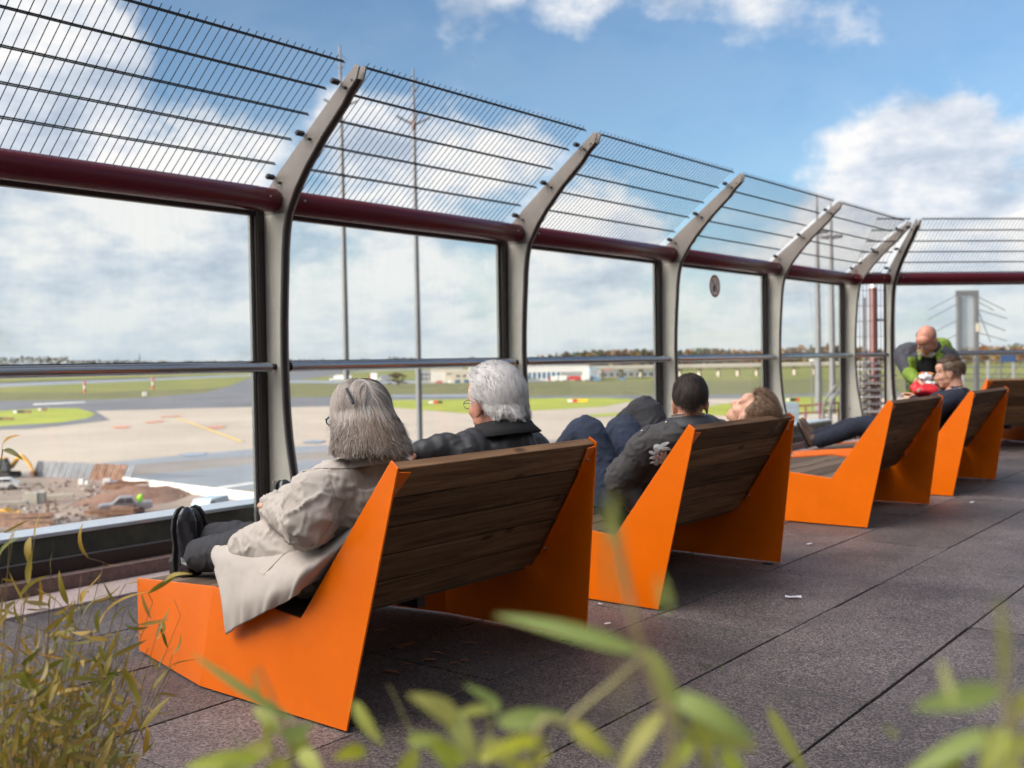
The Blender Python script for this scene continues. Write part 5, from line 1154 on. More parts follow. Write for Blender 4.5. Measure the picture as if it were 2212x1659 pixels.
# -- white haired man beside her
def old_man():
    t = person('man with thick white hair in a black quilted jacket, arm along the bench back', None); Y = 3.05
    hc = aty(1064, 862, Y); F = frame((-.985, .12, -.02), (.06, 0, 1)); NB = V((-2.48, Y, .865)); che = V((-2.54, Y, .70)); pel = V((-2.78, Y, .46))
    sn, en, wn = V((-2.52, 2.86, .80)), aty(960, 972, 2.80), aty(905, 982, 2.72); sf, ef, wf = V((-2.52, 3.25, .77)), V((-2.72, 3.30, .56)), V((-2.95, 3.15, .52))
    b = MB(); head(b, hc, F, 1.03); limb(b, [(hc+F @ V((-.02, 0, -.06)), .062), (NB, .062)])
    limb(b, [(NB, .08, .06), (che, .16, .11), (pel, .16, .12)], (0, 1, 0)); limb(b, [(sn, .06), (en, .045), (wn, .034)]); limb(b, [(sf, .06), (ef, .045), (wf, .034)]); hand(b, wn, V((-.3, -.9, -.25)), (-.3, 0, 1)); hand(b, wf, V((-.8, -.5, 0)), (0, 0, 1))
    for s in (-.09, .09): limb(b, [(pel+V((-.05, s, 0)), .085), (V((-3.12, Y+s, .56)), .06), (V((-3.55, Y+s, .42)), .045)])
    b.organic('body', M['skin_ruddy'], t, .007, 5); eyes(t, hc, F, 1.03)
    ok = lambda d: not (d.x > .40 and d.z < .60) and not (d.x > -.12 and d.z < .10) and not (d.x > -.3 and d.z < -.35) and d.z > -.62
    hair(t, hc, F, 'hair_white', 8000, lambda d: .075+.012*max(0, -d.x)+.02*d.z, lambda d: V((-1, .3*d.y, -.25-.35*abs(d.y)-1.0*max(0, -d.x))), ok, 1.36, .10, 10, .0024, .8, 1.03, (.103, .083, .098), .3, .3, seed=4, spread=.06)
    g = MB(); cc = hc+F @ V((.102, .034, -.02)); g.tube([cc+F @ V((0, .024*math.cos(i*math.pi/8), .016*math.sin(i*math.pi/8))) for i in range(17)], .0015, 6, cap=False); g.tube([hc+F @ V((.102, .058, -.015)), hc+F @ V((.0, .084, -.012))], .0014, 5); g.build('glasses', M['chrome'], t)
    c = MB(); limb(c, [(NB+V((0, 0, -.01)), .09, .08), (NB+V((0, 0, -.05)), .16, .11), (che, .215, .145), (V((-2.68, Y, .55)), .20, .15), (pel, .20, .15)], (0, 1, 0), 22)
    limb(c, [(sn+V((0, .06, .01)), .085), (sn, .082), (sn.lerp(en, .5), .068), (en, .060), (wn, .048)]); limb(c, [(sf, .095), (sf.lerp(ef, .5), .085), (ef, .075), (wf, .055)])
    qf = wr(.004, .005, 10); c.organic('jacket', M['jacket_black'], t, .009, 4, lambda p: qf(p)+.0045*abs(math.sin(p.y*60+p.x*20)))
    collar_ring(t, NB+V((-.005, 0, .0)), (-.08, 0, 1), 0.085, .135, .058, 'cord_collar', open_=.5, point=.06, fwd=(-1, .1, 0), drop=.055)
    q = MB()
    for s in (-.09, .09): limb(q, [(pel+V((-.07, s, -.01)), .095), (V((-3.12, Y+s, .56)), .08), (V((-3.52, Y+s, .43)), .07)])
    q.organic('trousers', M['trouser_black'], t, .01, 4)
    for s in (-.09, .09): shoe(t, V((-3.60, Y+s, .36)), V((-3.66, Y+s*1.5, .63)), (1, 0, .1))
old_man()

# -- young man with dark hair on the second bench
def young_man():
    t = person('dark haired young man seen from behind, charcoal jacket with white rabbit patch, blue jeans', None); Y = 4.42
    hc = aty(1491, 864, Y); F = frame((-.50, .865, -.02), (.04, -.03, 1)); NB = V((-2.455, Y, .845)); che = V((-2.56, Y, .68)); pel = V((-2.80, 4.40, .45))
    sn, en, wn = aty(1404, 962, 4.25), aty(1338, 1040, 4.22), aty(1380, 1085, 4.28); sf, ef, wf = V((-2.46, 4.62, .77)), V((-2.66, 4.72, .56)), V((-2.78, 4.60, .47))
    k1, k2 = aty(1266, 925, 4.33), aty(1349, 922, 4.60); h1, h2 = V((-2.82, 4.32, .45)), V((-2.80, 4.50, .45)); f1, f2 = V((-3.36, 4.36, .38)), V((-3.28, 4.60, .38))
    b = MB(); head(b, hc, F); limb(b, [(hc+F @ V((-.025, 0, -.05)), .056), (NB+V((0, 0, -.01)), .058)]); limb(b, [(NB, .08, .06), (che, .15, .10), (pel, .15, .11)], (0, 1, 0)); limb(b, [(sn, .055), (en, .042), (wn, .032)]); limb(b, [(sf, .055), (ef, .042), (wf, .032)])
    hand(b, wn, V((-.5, .2, -.7)), (-.5, -.3, 0)); hand(b, wf, V((0, -1, -.2)), (0, 0, 1)); limb(b, [(h1, .07), ((h1).lerp(k1, .5), .062), (k1, .05), ((k1).lerp(f1, .4), .045), (f1, .036)]); limb(b, [(h2, .07), ((h2).lerp(k2, .5), .062), (k2, .05), ((k2).lerp(f2, .4), .045), (f2, .036)])
    b.organic('body', M['skin_tan'], t, .007, 5)
    ok = lambda d: d.z > (-.50 if abs(d.y) < .30 else -.38 if abs(d.y) < .55 else .02 if d.x > -.35 else -.25) and not (d.x > .55 and d.z < .45) and not (d.x > -.1 and d.z < .05)
    hair(t, hc, F, 'hair_dark', 6000, lambda d: .026+.05*max(0, d.z+.2), lambda d: V((-.55 if d.z > .6 else -.1, .25*d.y, -1 if d.z < .6 else -.3)), ok, 1.20, .10, 6, .0026, .3, 1.0, (.102, .080, .099), 0, .42, seed=9, volf=lambda d: max(.15, .25+d.z) if abs(d.y) > .5 else .6+.4*d.z)
    c = MB(); limb(c, [(NB+V((0, 0, -.03)), .095, .08), (NB+V((-.01, 0, -.07)), .17, .11), (che, .20, .13), (V((-2.70, Y, .55)), .19, .135), (pel+V((0, 0, .02)), .185, .14)], (0, 1, 0), 22)
    limb(c, [(sn+V((.10, .05, .03)), .085), (sn, .090), (sn.lerp(en, .5), .083), (en, .078), (en.lerp(wn, .6), .066), (wn, .058)]); limb(c, [(sf, .09), (sf.lerp(ef, .5), .08), (ef, .07), (wf, .055)])
    ff = wr(.005, .009, 9, (1, 1, 1.4), 4); jk = c.organic('jacket', M['jacket_charcoal'], t, .009, 4, ff)
    collar_ring(t, NB+V((0, 0, -.04)), (-.05, 0, 1), .088, .145, .058, 'jacket_black', open_=.6, fwd=(-.6, .8, 0), drop=.05)
    collar_ring(t, NB+V((0, 0, -.02)), (-.05, 0, 1), .066, .07, .052, 'check_cloth', open_=.6, fwd=(-.6, .8, 0), drop=.006, name='shirt_collar')
    # epaulettes, snaps and the rabbit patch, laid on the cloth
    bv = BVHTree.FromObject(jk, bpy.context.evaluated_depsgraph_get())
    def on(x, y, lift=.003):
        d = ray(x, y).normalized(); h = bv.ray_cast(EYE, d); return (h[0]+h[1]*lift) if h[0] else None
    def patch(polys, name, m, sub=7):
        bm = bmesh.new()
        for poly in polys:
            cx, cy = sum(p[0] for p in poly)/len(poly), sum(p[1] for p in poly)/len(poly); vs = []; lf = .003+.0012*polys.index(poly)
            for x, y in spline(list(poly)+[poly[0]], 3)[:-1]:
                p = on(x, y, lf+(.009 if name == 'patch_flowers' else 0))
                if p: vs.append(bm.verts.new(p))
            pc = on(cx, cy, lf+(.009 if name == 'patch_flowers' else 0))
            if pc and len(vs) > 2:
                pc = bm.verts.new(pc)
                for i in range(len(vs)): bm.faces.new((pc, vs[i], vs[(i+1) % len(vs)]))
        me = bpy.data.meshes.new(name); bm.to_mesh(me); bm.free(); me.materials.append(m); o = bpy.data.objects.new(name, me); COL.objects.link(o); o.parent = t
        kk = o.modifiers.new('solid', 'SOLIDIFY'); kk.thickness = .003; kk.offset = 1; return o
    rb = [[(1414, 976), (1421, 969), (1431, 968), (1439, 975), (1441, 986), (1437, 996), (1428, 1001), (1419, 998), (1413, 988)], [(1411, 969), (1413, 962), (1420, 959), (1427, 963), (1427, 970), (1421, 974), (1414, 974)],
          [(1423, 963), (1430, 957.5), (1438, 955), (1446, 955.5), (1441, 960), (1433, 964), (1427, 967)], [(1427, 967), (1436, 964.5), (1444, 966), (1449, 970), (1442, 971), (1434, 970.5), (1428, 971)],
          [(1415, 976), (1407, 973), (1402, 975), (1405, 978.5), (1413, 981.5)], [(1414, 983), (1406, 984.5), (1403, 988), (1409, 989), (1416, 988.5)], [(1418, 995), (1410, 994), (1406, 998), (1413, 1001), (1422, 1001)]]
    patch(rb, 'rabbit_patch', mat('patch_white', (.60, .66, .68), .85, var=(60, .1)))
    patch([[(1424+a, 985+b_), (1427+a, 984+b_), (1428+a, 987+b_), (1425+a, 988+b_)] for a, b_ in ((0, 0), (6, 3), (3, -8), (-5, -3))], 'patch_flowers', mat('patch_pink', (.62, .25, .27), .8))
    for pl in ([(1372, 937), (1395, 917), (1404, 915), (1402, 924), (1382, 942)],): patch([pl], 'epaulette', M['jacket_black'])
    for x, y in ((1388, 932), (1440, 914)):
        p = on(x, y)
        if p: q = MB(); q.ell(p, .006); q.build('snap', M['bolt'], t, smooth=60)
    q = MB(); limb(q, [(h1, .10), (h1.lerp(k1, .5), .092), (k1+V((0, 0, -.01)), .082), (k1.lerp(f1, .4), .080), (f1, .07)], n=18); limb(q, [(h2, .10), (h2.lerp(k2, .5), .092), (k2+V((0, 0, -.01)), .080), (k2.lerp(f2, .4), .078), (f2, .07)], n=18); limb(q, [(pel+V((.02, 0, .02)), .16, .12), (pel+V((-.06, 0, -.02)), .16, .11)], (0, 1, 0))
    q.organic('jeans', M['denim'], t, .009, 4, wr(.004, .007, 10, (1, 1, 1.3), 6))
    for p, s in ((f1, -.02), (f2, .02)): shoe(t, p+V((.02, 0, -.005)), p+V((-.25, s, -.03)), (0, 0, 1))
young_man()

# -- woman with her head laid back on the bench back
def lying_woman():
    t = person('person with curly brown hair laying the head back on the bench, black trousered knees up', None); Y = 5.09
    hc = aty(1624, 891, Y); F = frame((-.66, -.08, .75), (.75, .05, .62)); NB = hc+F @ V((-.03, 0, -.16)); che = V((-2.66, Y, .66)); pel = V((-2.84, Y, .45))
    k1, k2 = aty(1393, 888, 5.0), aty(1356, 912, 5.16); h1, h2 = V((-2.86, 4.92, .45)), V((-2.86, 5.08, .45)); f1, f2 = V((-3.40, 4.95, .38)), V((-3.42, 5.18, .38))
    b = MB(); head(b, hc, F, .97); limb(b, [(hc+F @ V((-.02, 0, -.06)), .052), (NB, .055)]); limb(b, [(NB, .08, .06), (che, .15, .10), (pel, .15, .11)], (0, 1, 0))
    for s in (-.18, .18): w_ = V((-2.98, Y+s*.5, .53)); limb(b, [(V((-2.55, Y+s, .74)), .055), (V((-2.75, Y+s*1.2, .56)), .042), (w_, .032)]); hand(b, w_, V((-.7, -s*2, 0)), (0, 0, 1), .9)
    limb(b, [(h1, .07), ((h1).lerp(k1, .5), .062), (k1, .05), ((k1).lerp(f1, .4), .045), (f1, .036)]); limb(b, [(h2, .07), ((h2).lerp(k2, .5), .062), (k2, .05), ((k2).lerp(f2, .4), .045), (f2, .036)]); b.organic('body', M['skin'], t, .007, 5)
    ok = lambda d: not (d.x > .40 and d.z < .62) and not (d.x > .1 and d.z < -.05) and d.z > -.55
    hair(t, hc, F, 'hair_curl', 5000, lambda d: .082, lambda d: V((-.5, .5*d.y, -.1 if d.z < .5 else .2)), ok, 1.55, .0, 10, .0028, 1.4, .97, (.102, .083, .098), .2, .4, seed=12)
    c = MB(); limb(c, [(NB+V((-.02, 0, -.02)), .10, .08), (che, .20, .13), (pel, .18, .14)], (0, 1, 0), 20)
    for s in (-.18, .18): limb(c, [(V((-2.55, Y+s, .74)), .08), (V((-2.75, Y+s*1.2, .56)), .065), (V((-2.96, Y+s*.5, .53)), .05)])
    c.organic('jacket', M['jacket_charcoal'], t, .010, 4, wr()); q = MB(); limb(q, [(h1, .10), (h1.lerp(k1, .5), .10), (k1, .092), (k1.lerp(f1, .4), .085), (f1, .065)], n=18); limb(q, [(h2, .10), (k2, .085), (f2, .065)], n=18)
    q.organic('trousers', M['trouser_black'], t, .009, 4, wr(.004, .008, 9)); shoe(t, f1+V((.02, 0, -.005)), f1+V((-.25, 0, -.03)), (0, 0, 1)); shoe(t, f2+V((.02, 0, -.005)), f2+V((-.25, .02, -.03)), (0, 0, 1))
lying_woman()

# -- young man in navy on the fourth bench
def navy_man():
    t = person('young man in profile, navy jacket, dark jeans and brown boots, on the fourth bench', None); Y = 8.98
    hc = aty(2051, 801, Y); F = frame((-.96, -.24, -.13), (-.10, 0, 1)); NB = aty(2066, 842, Y); pel = V((-2.82, Y, .46)); che = V((-2.60, Y, .68))
    k1, k2 = aty(1872, 918, 8.86), aty(1850, 922, 9.10); a1, a2 = aty(1772, 952, 8.84), aty(1766, 943, 9.06)
    sn, en, wn = aty(2042, 868, 8.78), aty(1992, 905, 8.74), aty(1975, 868, 8.85); sf, ef, wf = V((NB.x, 9.18, .76)), V((-2.85, 9.22, .60)), aty(1985, 856, 9.05)
    b = MB(); head(b, hc, F, 1.04, 1.1); limb(b, [(hc+F @ V((-.025, 0, -.06)), .058), (NB, .06)]); limb(b, [(NB, .08, .06), (che, .16, .11), (pel, .15, .12)], (0, 1, 0)); limb(b, [(sn, .055), (en, .042), (wn, .032)]); limb(b, [(sf, .055), (ef, .042), (wf, .032)]); hand(b, wn, V((-.5, .4, .3)), (0, 0, 1)); hand(b, wf, V((-.6, -.3, .2)), (0, 0, 1))
    limb(b, [(pel+V((-.05, -.09, 0)), .07), ((pel+V((-.05, -.09, 0))).lerp(k1, .5), .062), (k1, .05), ((k1).lerp(a1, .4), .045), (a1, .036)]); limb(b, [(pel+V((-.05, .09, 0)), .07), ((pel+V((-.05, .09, 0))).lerp(k2, .5), .062), (k2, .05), ((k2).lerp(a2, .4), .045), (a2, .036)]); b.organic('body', M['skin'], t, .007, 5); eyes(t, hc, F, 1.04)
    ok = lambda d: not (d.x > .55 and d.z < .55) and not (d.x > .18 and d.z < .0) and d.z > -.5
    hair(t, hc, F, 'hair_brown', 2200, lambda d: .018+.035*max(0, d.z), lambda d: V((.5 if d.z > .5 else -.3, .2*d.y, .4 if d.z > .5 else -.8)), ok, 1.18, .0, 5, .004, .1, 1.04, (.101, .081, .097), 0, .25, seed=3)
    c = MB(); limb(c, [(NB+V((0, 0, -.03)), .10, .085), (NB+V((-.01, 0, -.08)), .18, .12), (che, .215, .145), (V((-2.72, Y, .55)), .20, .15), (pel, .19, .15)], (0, 1, 0), 20); limb(c, [(sn+V((.08, .05, .02)), .09), (sn, .09), (en, .075), (wn, .055)]); limb(c, [(sf, .09), (ef, .075), (wf, .055)])
    c.organic('jacket', M['navy'], t, .011, 4, wr(.004, .007, 8)); collar_ring(t, NB+V((0, 0, -.025)), (-.05, 0, 1), .068, .074, .045, 'check_cloth', open_=.5, drop=.006, name='shirt_collar')
    q = MB(); limb(q, [(pel+V((-.07, -.09, -.01)), .10), (k1, .085), (k1.lerp(a1, .5), .075), (a1, .068)], n=16); limb(q, [(pel+V((-.07, .09, -.01)), .10), (k2, .085), (k2.lerp(a2, .5), .075), (a2, .068)], n=16); q.organic('jeans', M['denim_dark'], t, .010, 4, wr(.004, .007, 10))
    shoe(t, aty(1748, 966, 8.84), aty(1722, 912, 8.82), (.9, -.1, .3), 'boot_brown', name='boot'); shoe(t, aty(1752, 955, 9.06), aty(1726, 905, 9.06), (.9, .1, .3), 'boot_brown', name='boot')
navy_man()

# -- man in the green and grey parka bending forward
def parka_man():
    t = person('balding man with glasses in a grey and bright green parka, bending over opened food', None)
    hc = aty(2000, 731, 9.45); F = frame((-.14, -.74, -.66), (0, -.67, .74)); NB = hc+F @ V((-.045, 0, -.15)); hip = V((-3.02, 10.02, .84)); che = NB.lerp(hip, .38)+V((0, .02, .03))
    sl, sr = V((-3.15, 9.68, 1.13)), V((-2.80, 9.68, 1.13)); el, er = aty(1964, 806, 9.52), aty(2056, 812, 9.50); wl, wr_ = aty(1979, 823, 9.25), aty(2024, 828, 9.27)
    b = MB(); head(b, hc, F, 1.03); limb(b, [(hc+F @ V((-.02, 0, -.06)), .06), (NB, .06)]); limb(b, [(NB, .08, .06), (che, .16, .11), (hip, .15, .12)], (1, 0, 0)); limb(b, [(sl, .055), (el, .042), (wl, .032)]); limb(b, [(sr, .055), (er, .042), (wr_, .032)])
    hand(b, wl, V((.75, -.3, -.35)), (-.2, -.7, .6), 1.0, .45); hand(b, wr_, V((-.8, -.25, -.3)), (.2, -.7, .6), 1.0, .45)
    for s in (-.1, .1): limb(b, [(hip+V((s, 0, -.02)), .085), (V((hip.x+s, 9.98, .45)), .055), (V((hip.x+s, 10.0, .08)), .04)])
    b.organic('body', M['skin_ruddy'], t, .0052, 5); eyes(t, hc, F, 1.03)
    ok = lambda d: d.z < .32 and d.x < .2 and d.z > -.5
    hair(t, hc, F, 'hair_grey', 900, lambda d: .012, lambda d: V((-.2, 0, -1)), ok, 1.04, .1, 3, .004, 0, 1.03, (.099, .079, .096), 0, .2, seed=5)
    g = MB()
    for s in (-1, 1): cc = hc+F @ V((.112, .034*s, -.02)); g.tube([cc+F @ V((0, .024*math.cos(i*math.pi/8), .016*math.sin(i*math.pi/8))) for i in range(17)], .0022, 6, cap=False); g.tube([cc+F @ V((0, .025*s, .004)), hc+F @ V((.0, .085*s, -.012))], .002, 5)
    g.tube([hc+F @ V((.114, -.01, -.018)), hc+F @ V((.114, .01, -.018))], .002, 5); g.build('glasses', M['lamp_grey'], t)
    c = MB(); limb(c, [(NB+V((0, .03, -.01)), .10, .085), (NB+V((0, .07, -.06)), .20, .13), (che, .245, .16), (hip+V((0, 0, .1)), .21, .17), (hip+V((0, 0, -.12)), .21, .17)], (1, 0, 0), 22); limb(c, [(sl+V((.06, 0, .03)), .085), (sl, .088), (sl.lerp(el, .6), .078), (sl.lerp(el, .85), .070)]); limb(c, [(sr+V((-.06, 0, .03)), .085), (sr, .088), (sr.lerp(er, .6), .078), (sr.lerp(er, .85), .070)])
    f = wr(.005, .009, 8, (1, 1, 1), 8); jk = c.organic('parka', M['parka_grey'], t, .011, 4, f)
    for a, b_, w_ in ((sl, el, wl), (sr, er, wr_)): c = MB(); limb(c, [(a.lerp(b_, .88), .063), (b_, .063), (b_.lerp(w_, .5), .055), (w_-(w_-b_).normalized()*.02, .045)]); c.organic('green_sleeve', M['parka_green'], t, .009, 3, f)
    q = MB()
    for k in range(9): q.ell(hc+F @ V((.055+.012*math.sin(k*2.1), -.055+.0138*k, -.135-.01*math.cos(k*1.7))), (.02, .018, .022))
    q.organic('scarf', M['cream'], t, .006, 1, lambda p: .006*noise.noise(p*60))
    q = MB()
    rows = [[aty(1958+s0*4+6*math.sin(i*.9), 826+i*5.5, 9.62+.004*s0*s0) for s0 in range(6)] for i in range(7)]; q.grid(rows); q.build('green_hem', M['parka_green'], t, smooth=60, solid=.015)
    for s in (-1, 1):   # open green fronts hanging down either side of the black shirt
        rows = []
        for i in range(12):
            v_ = i/11; y = 772+v_*108; xo = 2000+s*(28-12*v_*(1 if s < 0 else .4)); row = []
            for j in range(6): u_ = j/5; x = xo+s*(-4+13*u_); row.append(aty(x+1.5*math.sin(v_*9+j), y, 9.50-.02*u_+.10*v_+.015*math.sin(u_*6+v_*5)))
            rows.append(row)
        q = MB(); q.grid(rows); q.build('green_front', M['parka_green'], t, smooth=60, solid=.012)
    rows = []
    for i in range(8): v_ = i/7; rows.append([aty(1978+44*(j/5)+(v_*-2), 768+v_*92, 9.55+.08*v_-.03*math.sin(math.pi*j/5)) for j in range(6)])
    q = MB(); q.grid(rows); q.build('shirt', M['shirt_black'], t, smooth=60, solid=.01)
    ax = (NB-che).normalized(); collar_ring(t, NB+V((0, .035, -.035)), (0, -.5, .85), .080, .108, .055, 'parka_green', open_=.5, fwd=(0, -.85, -.5), point=.04, drop=.035)
    c = MB(); limb(c, [(NB+V((.0, .11, .02)), .07), (NB+V((.07, .12, .02)), .065), (NB+V((.12, .13, -.02)), .04)]); c.organic('hood', M['parka_green'], t, .01, 4, f)
    q = MB()
    for s in (-.1, .1): limb(q, [(hip+V((s, 0, -.02)), .11), (V((hip.x+s, 9.98, .45)), .085), (V((hip.x+s, 10.0, .10)), .075)])
    q.organic('trousers', M['khaki'], t, .012, 4)
    for s in (-.1, .1): shoe(t, V((hip.x+s, 10.06, .027)), V((hip.x+s, 9.78, .027)), (0, 0, 1))
    # food wrapper and the red bag
    mk('foil', (.55, .55, .56), .35, .3, bump=(30, .6, .02)); mk('chips', (.65, .22, .05), .6, var=(40, .4)); mk('bag_red', (.55, .012, .02), .45, var=(6, .1), bump=(12, .4, .01))
    w = thing('food_wrapper', 'crumpled silver food wrapper held in the hands of the bending man', 'food wrapper'); q = MB(); q.ell(aty(2001, 815, 9.17), (.065, .04, .045), None, 16, 10); o = q.organic('foil', M['foil'], w, .008, 1, lambda p: .012*noise.noise(p*34)); q = MB()
    for k in range(7): q.ell(aty(1988+4.5*k, 807, 9.165)+V((0, 0, .006*math.sin(k*2))), (.014, .018, .009))
    q.build('filling', M['chips'], w, smooth=60)
    r_ = thing('red_bag', 'red plastic bag with a pale badge on the lap of the young man in navy', 'bag'); q = MB(); c0 = aty(1998, 843, 9.02); q.ell(c0, (.105, .10, .05), None, 18, 12); q.ell(c0+V((-.07, 0, .02)), (.05, .06, .045)); q.ell(c0+V((.06, 0, -.01)), (.06, .07, .055)); q.organic('body', M['bag_red'], r_, .009, 3, lambda p: .014*noise.noise(p*17))
    q = MB(); q.ell(aty(1984, 843, 8.90), (.014, .004, .016)); q.build('badge', M['cream'], r_)
    q = MB(); q.ell(aty(2010, 828, 9.10), (.05, .03, .022)); tag(q.organic('paper_bag', M['foil'], None, .008, 1, lambda p: .01*noise.noise(p*30)), 'pale crumpled paper beside the face of the young man in navy', 'paper')
parka_man()

# ------------------------------------------------------------------ bamboo in front of the camera
LEAFC = [(.46, .33, .10), (.40, .26, .04), (.12, .15, .02), (.22, .22, .03), (.34, .25, .04), (.42, .29, .07), (.24, .23, .05), (.46, .24, .02), (.16, .18, .05), (.38, .30, .12)]
mk('leaf_autumn', LEAFC[0], .5, island=LEAFC, transl=.3, spec=.3); mk('stem_dry', (.26, .19, .11), .6, island=[(.30, .22, .13), (.20, .13, .07), (.16, .14, .05), (.34, .27, .17)])
mk('leaf_fresh', (.16, .24, .04), .45, island=[(.30, .36, .03), (.38, .44, .06), (.48, .47, .09), (.30, .40, .12), (.52, .46, .12), (.36, .38, .02)], transl=.4, spec=.3); mk('stem_fresh', (.25, .26, .08), .5, island=[(.25, .26, .08), (.36, .30, .14), (.18, .22, .06)])
def bamboo_clump():
    t = thing('bamboo_plant', 'bamboo clump with yellowing leaves and dry stems at the left edge', 'plant'); rnd = random.Random(31); st = MB(); lf = MB()
    root = atz(60, 1790, 0)
    def grow(b, tip, sag, r, nl, ls=1.0, tw=2):
        b, tip = V(b), V(tip); mid = b.lerp(tip, .55)+V((0, 0, sag)); pts = [V(p) for p in spline([tuple(b), tuple(b.lerp(mid, .5)+V((rnd.gauss(0, .01), rnd.gauss(0, .01), 0))), tuple(mid), tuple(tip)], 5)]
        n = len(pts); st.tube(pts, [r*(1-.7*i/n) for i in range(n)], 5)
        for k in range(nl):
            i = rnd.randrange(int(n*.30), n); p = pts[i]; ax = (pts[min(i+1, n-1)]-pts[i-1]).normalized()
            d = (ax*rnd.uniform(.1, 1)+V((rnd.gauss(0, .6), rnd.gauss(0, .6), rnd.gauss(-.05, .55)))).normalized(); L = rnd.uniform(.03, .085)*ls
            q = p
            if rnd.random() < .5: q = p+V((rnd.gauss(0, .5), rnd.gauss(0, .5), rnd.uniform(.1, .8))).normalized()*rnd.uniform(.02, .06); st.tube([p, q], r*.4, 4)
            lf.leaf(q, q+d*L, (rnd.gauss(0, 1), rnd.gauss(0, 1), rnd.gauss(.6, .7)), L*rnd.uniform(.11, .19), rnd.uniform(-.12, .2), 6)
        return pts
    # outline of the clump as measured: where single stems end
    tips = [(30, 1150, 2.3), (75, 1160, 2.25), (20, 1170, 2.2), (5, 1250, 2.1), (120, 1290, 2.3), (175, 1245, 2.3), (225, 1215, 2.35), (150, 1330, 2.2), (185, 1300, 2.25), (270, 1310, 2.3), (330, 1300, 2.4), (345, 1345, 2.35), (390, 1330, 2.4), (370, 1440, 2.3), (320, 1400, 2.3), (300, 1350, 2.25), (385, 1425, 2.3), (260, 1280, 2.3), (60, 1260, 2.1), (110, 1230, 2.2), (45, 1330, 2.0), (200, 1370, 2.2), (240, 1420, 2.2), (290, 1450, 2.2), (330, 1500, 2.2), (150, 1400, 2.1), (90, 1380, 2.05), (15, 1350, 1.95), (220, 1480, 2.1), (280, 1540, 2.1), (130, 1470, 2.0), (60, 1450, 1.95), (180, 1540, 2.0), (100, 1540, 1.95), (240, 1590, 2.0), (30, 1520, 1.9), (320, 1590, 2.1), (70, 1600, 1.9), (160, 1620, 1.95)]
    for i, (x, y, d) in enumerate(tips):
        f = (x+40)/420; b = atd(-60+250*f+rnd.uniform(-60, 60), 1840, d-rnd.uniform(-.1, .15)); grow(b, atd(x, y, d), rnd.uniform(-.03, .05), rnd.uniform(.0014, .0026), rnd.randrange(7, 12))
    for k in range(105):
        x = rnd.uniform(-60, 300); y = rnd.uniform(1330, 1690)+max(0, x-200)*.5; d = rnd.uniform(1.9, 2.5); b = atd(x*.7-40+rnd.uniform(-70, 70), 1850, d); grow(b, atd(x, y, d), rnd.uniform(-.04, .06), rnd.uniform(.0012, .0022), rnd.randrange(6, 11))
    # the few long arching leaves above the clump
    for a, b, w in (((5, 970), (45, 940), .010), ((8, 972), (52, 995), .010), ((65, 1160), (70, 1230), .013), ((0, 1215), (45, 1160), .012), ((215, 1345), (332, 1276), .006), ((355, 1258), (415, 1240), .010)):
        lf.leaf(atd(*a, 2.3), atd(*b, 2.28), (.3, -.6, .7), w*1.3, .18, 7)
    st.tube([atd(-30, 1300, 2.3), atd(-5, 1050, 2.3), atd(6, 970, 2.3)], .0014, 5)
    q = st.build('stems', M['stem_dry'], t, smooth=60); lf.build('foliage', M['leaf_autumn'], t, smooth=60)
bamboo_clump()
def near_spray(lab, stems, leaves):
    t = thing('bamboo_plant', lab, 'plant', group='blurred bamboo sprays close to the camera'); st = MB(); lf = MB()
    for pts, d, r in stems:
        d *= .82; r *= .75
        P = [tuple(atd(x, y, d)) for x, y in pts]; lo = atd(*pts[-1], d); P.append((lo.x*1.03, lo.y*1.03, lo.z-.35)); P.append((lo.x*1.06, lo.y*1.06, .0)); s_ = spline(P, 6); st.tube(s_, [r*(.5+.5*i/len(s_)) for i in range(len(s_))], 7)
    for a, b, w, d, cu in leaves:
        d *= .82
        A, B = atd(*a, d), atd(*b, d*random.uniform(.97, 1.03)); n = (EYE-A).normalized()+V((random.gauss(0, .35), random.gauss(0, .35), random.gauss(.3, .3))); lf.leaf(A, B, n, .88*w*d/FPX, cu, 8, .2)
    st.build('stems', M['stem_fresh'], t, smooth=60); lf.build('foliage', M['leaf_fresh'], t, smooth=60)
D1 = .74
near_spray('blurred bamboo spray with a long pale leaf, right of the bottom centre',
 [([(1330, 1130), (1352, 1250), (1385, 1400), (1425, 1520), (1455, 1690)], .62, .0034), ([(1400, 1410), (1320, 1480), (1230, 1560), (1150, 1690)], D1, .0040), ([(1440, 1500), (1500, 1600), (1520, 1700)], D1, .003)],
 [((1385, 1410), (1065, 1328), 46, D1, .06), ((1320, 1180), (1325, 1060), 40, .55, .0), ((1395, 1400), (1470, 1580), 48, D1, .1), ((1440, 1500), (1635, 1605), 56, D1, .16), ((1470, 1580), (1640, 1620), 50, D1, -.1), ((1430, 1540), (1330, 1690), 46, D1, .1), ((1500, 1600), (1420, 1690), 44, D1, .1), ((1480, 1520), (1540, 1690), 40, D1, .1), ((1660, 1530), (1750, 1690), 30, .9, .05), ((1440, 1320), (1425, 1240), 26, .5, 0), ((1180, 1600), (1040, 1640), 50, D1, .1), ((1230, 1560), (1330, 1640), 44, D1, .1), ((1560, 1620), (1610, 1700), 50, D1, .1)])
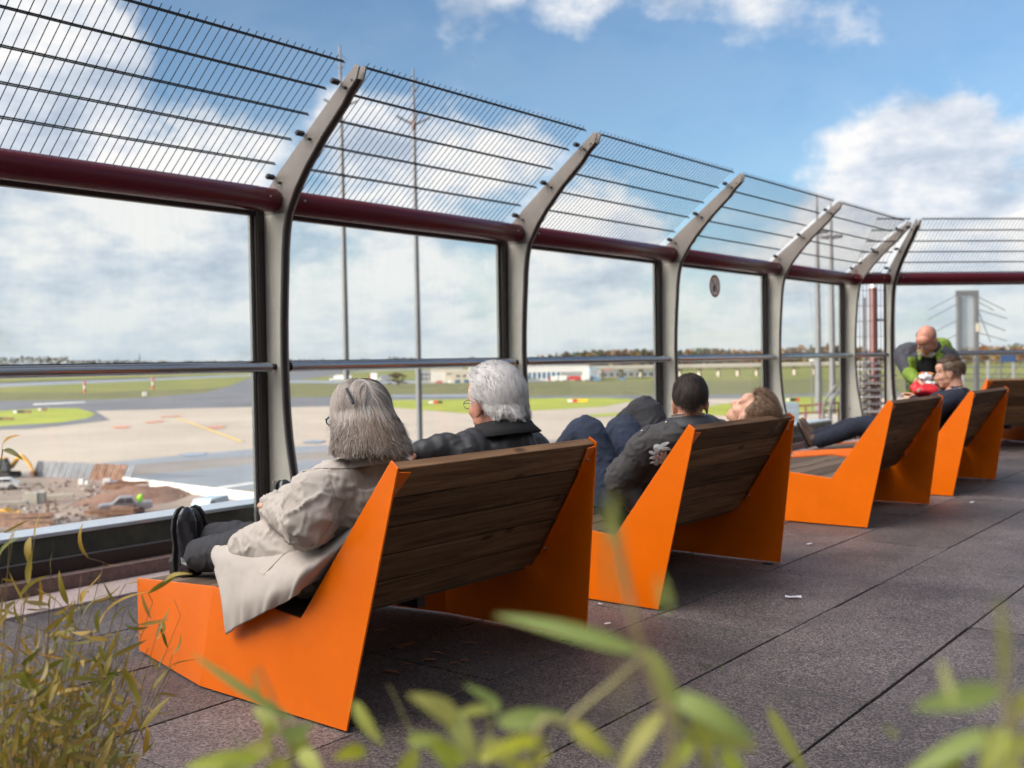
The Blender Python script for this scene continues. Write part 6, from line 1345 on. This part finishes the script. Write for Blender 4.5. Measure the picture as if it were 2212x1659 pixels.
near_spray('blurred bamboo spray with curled green leaves at the bottom centre',
 [([(1060, 1530), (1058, 1600), (1060, 1700)], .86, .0026), ([(985, 1560), (1020, 1640), (1030, 1700)], .86, .0024), ([(840, 1480), (880, 1570), (900, 1690)], 1.0, .0018)],
 [((1075, 1545), (1000, 1478), 32, .9, .22), ((985, 1560), (880, 1500), 56, .82, .18), ((975, 1540), (1030, 1650), 52, .82, .1), ((1075, 1560), (1225, 1545), 50, .84, .12), ((1060, 1530), (975, 1548), 28, .86, .05), ((1040, 1600), (1140, 1680), 52, .84, .1), ((930, 1600), (1010, 1650), 44, .84, .1), ((900, 1620), (850, 1690), 44, .86, .1), ((765, 1515), (828, 1612), 36, .95, .05), ((880, 1600), (960, 1590), 36, .9, .1), ((790, 1620), (720, 1640), 40, .95, .1), ((1030, 1640), (1100, 1620), 40, .86, .1), ((985, 1690), (920, 1610), 40, .8, .1), ((1110, 1690), (1190, 1620), 44, .8, .1)])
near_spray('blurred bamboo spray with crowded bright leaves below the first bench',
 [([(560, 1440), (595, 1520), (620, 1600), (630, 1700)], .95, .0024), ([(500, 1590), (560, 1640), (600, 1700)], .95, .002)],
 [((640, 1560), (410, 1408), 24, 1.0, .06), ((560, 1500), (545, 1440), 12, 1.0, 0), ((600, 1590), (545, 1530), 40, .95, .15), ((610, 1590), (680, 1560), 44, .95, .1), ((620, 1600), (680, 1640), 46, .95, .1), ((590, 1610), (500, 1650), 46, .95, .1), ((560, 1640), (395, 1660), 50, .92, .1), ((620, 1640), (560, 1700), 50, .92, .1), ((650, 1620), (700, 1690), 44, .92, .1), ((530, 1650), (460, 1700), 50, .9, .1), ((580, 1560), (600, 1640), 40, .95, .1), ((640, 1570), (650, 1640), 36, .95, .1)])
near_spray('blurred bamboo spray with a broad olive leaf in the lower right corner',
 [([(2160, 1300), (2164, 1400), (2175, 1560), (2200, 1700)], .62, .003), ([(2120, 1570), (2180, 1640), (2200, 1700)], .66, .003)],
 [((2160, 1490), (1968, 1530), 62, .66, .05), ((2168, 1480), (2155, 1280), 40, .58, .02), ((2060, 1520), (2030, 1420), 22, .6, .02), ((2150, 1580), (1940, 1690), 50, .7, .1), ((2170, 1570), (2120, 1690), 54, .66, .1), ((2190, 1540), (2260, 1480), 54, .62, .1), ((2170, 1620), (2250, 1600), 54, .64, .1), ((2080, 1640), (2000, 1690), 40, .7, .1), ((2200, 1640), (2160, 1700), 54, .62, .1), ((1940, 1590), (1900, 1560), 12, .8, .1)])
near_spray('single blurred bamboo leaf standing before the seat of the second bench', [([(1330, 1350), (1345, 1500), (1350, 1700)], .36, .0008)], [((1330, 1300), (1312, 1060), 24, .33, .03)])
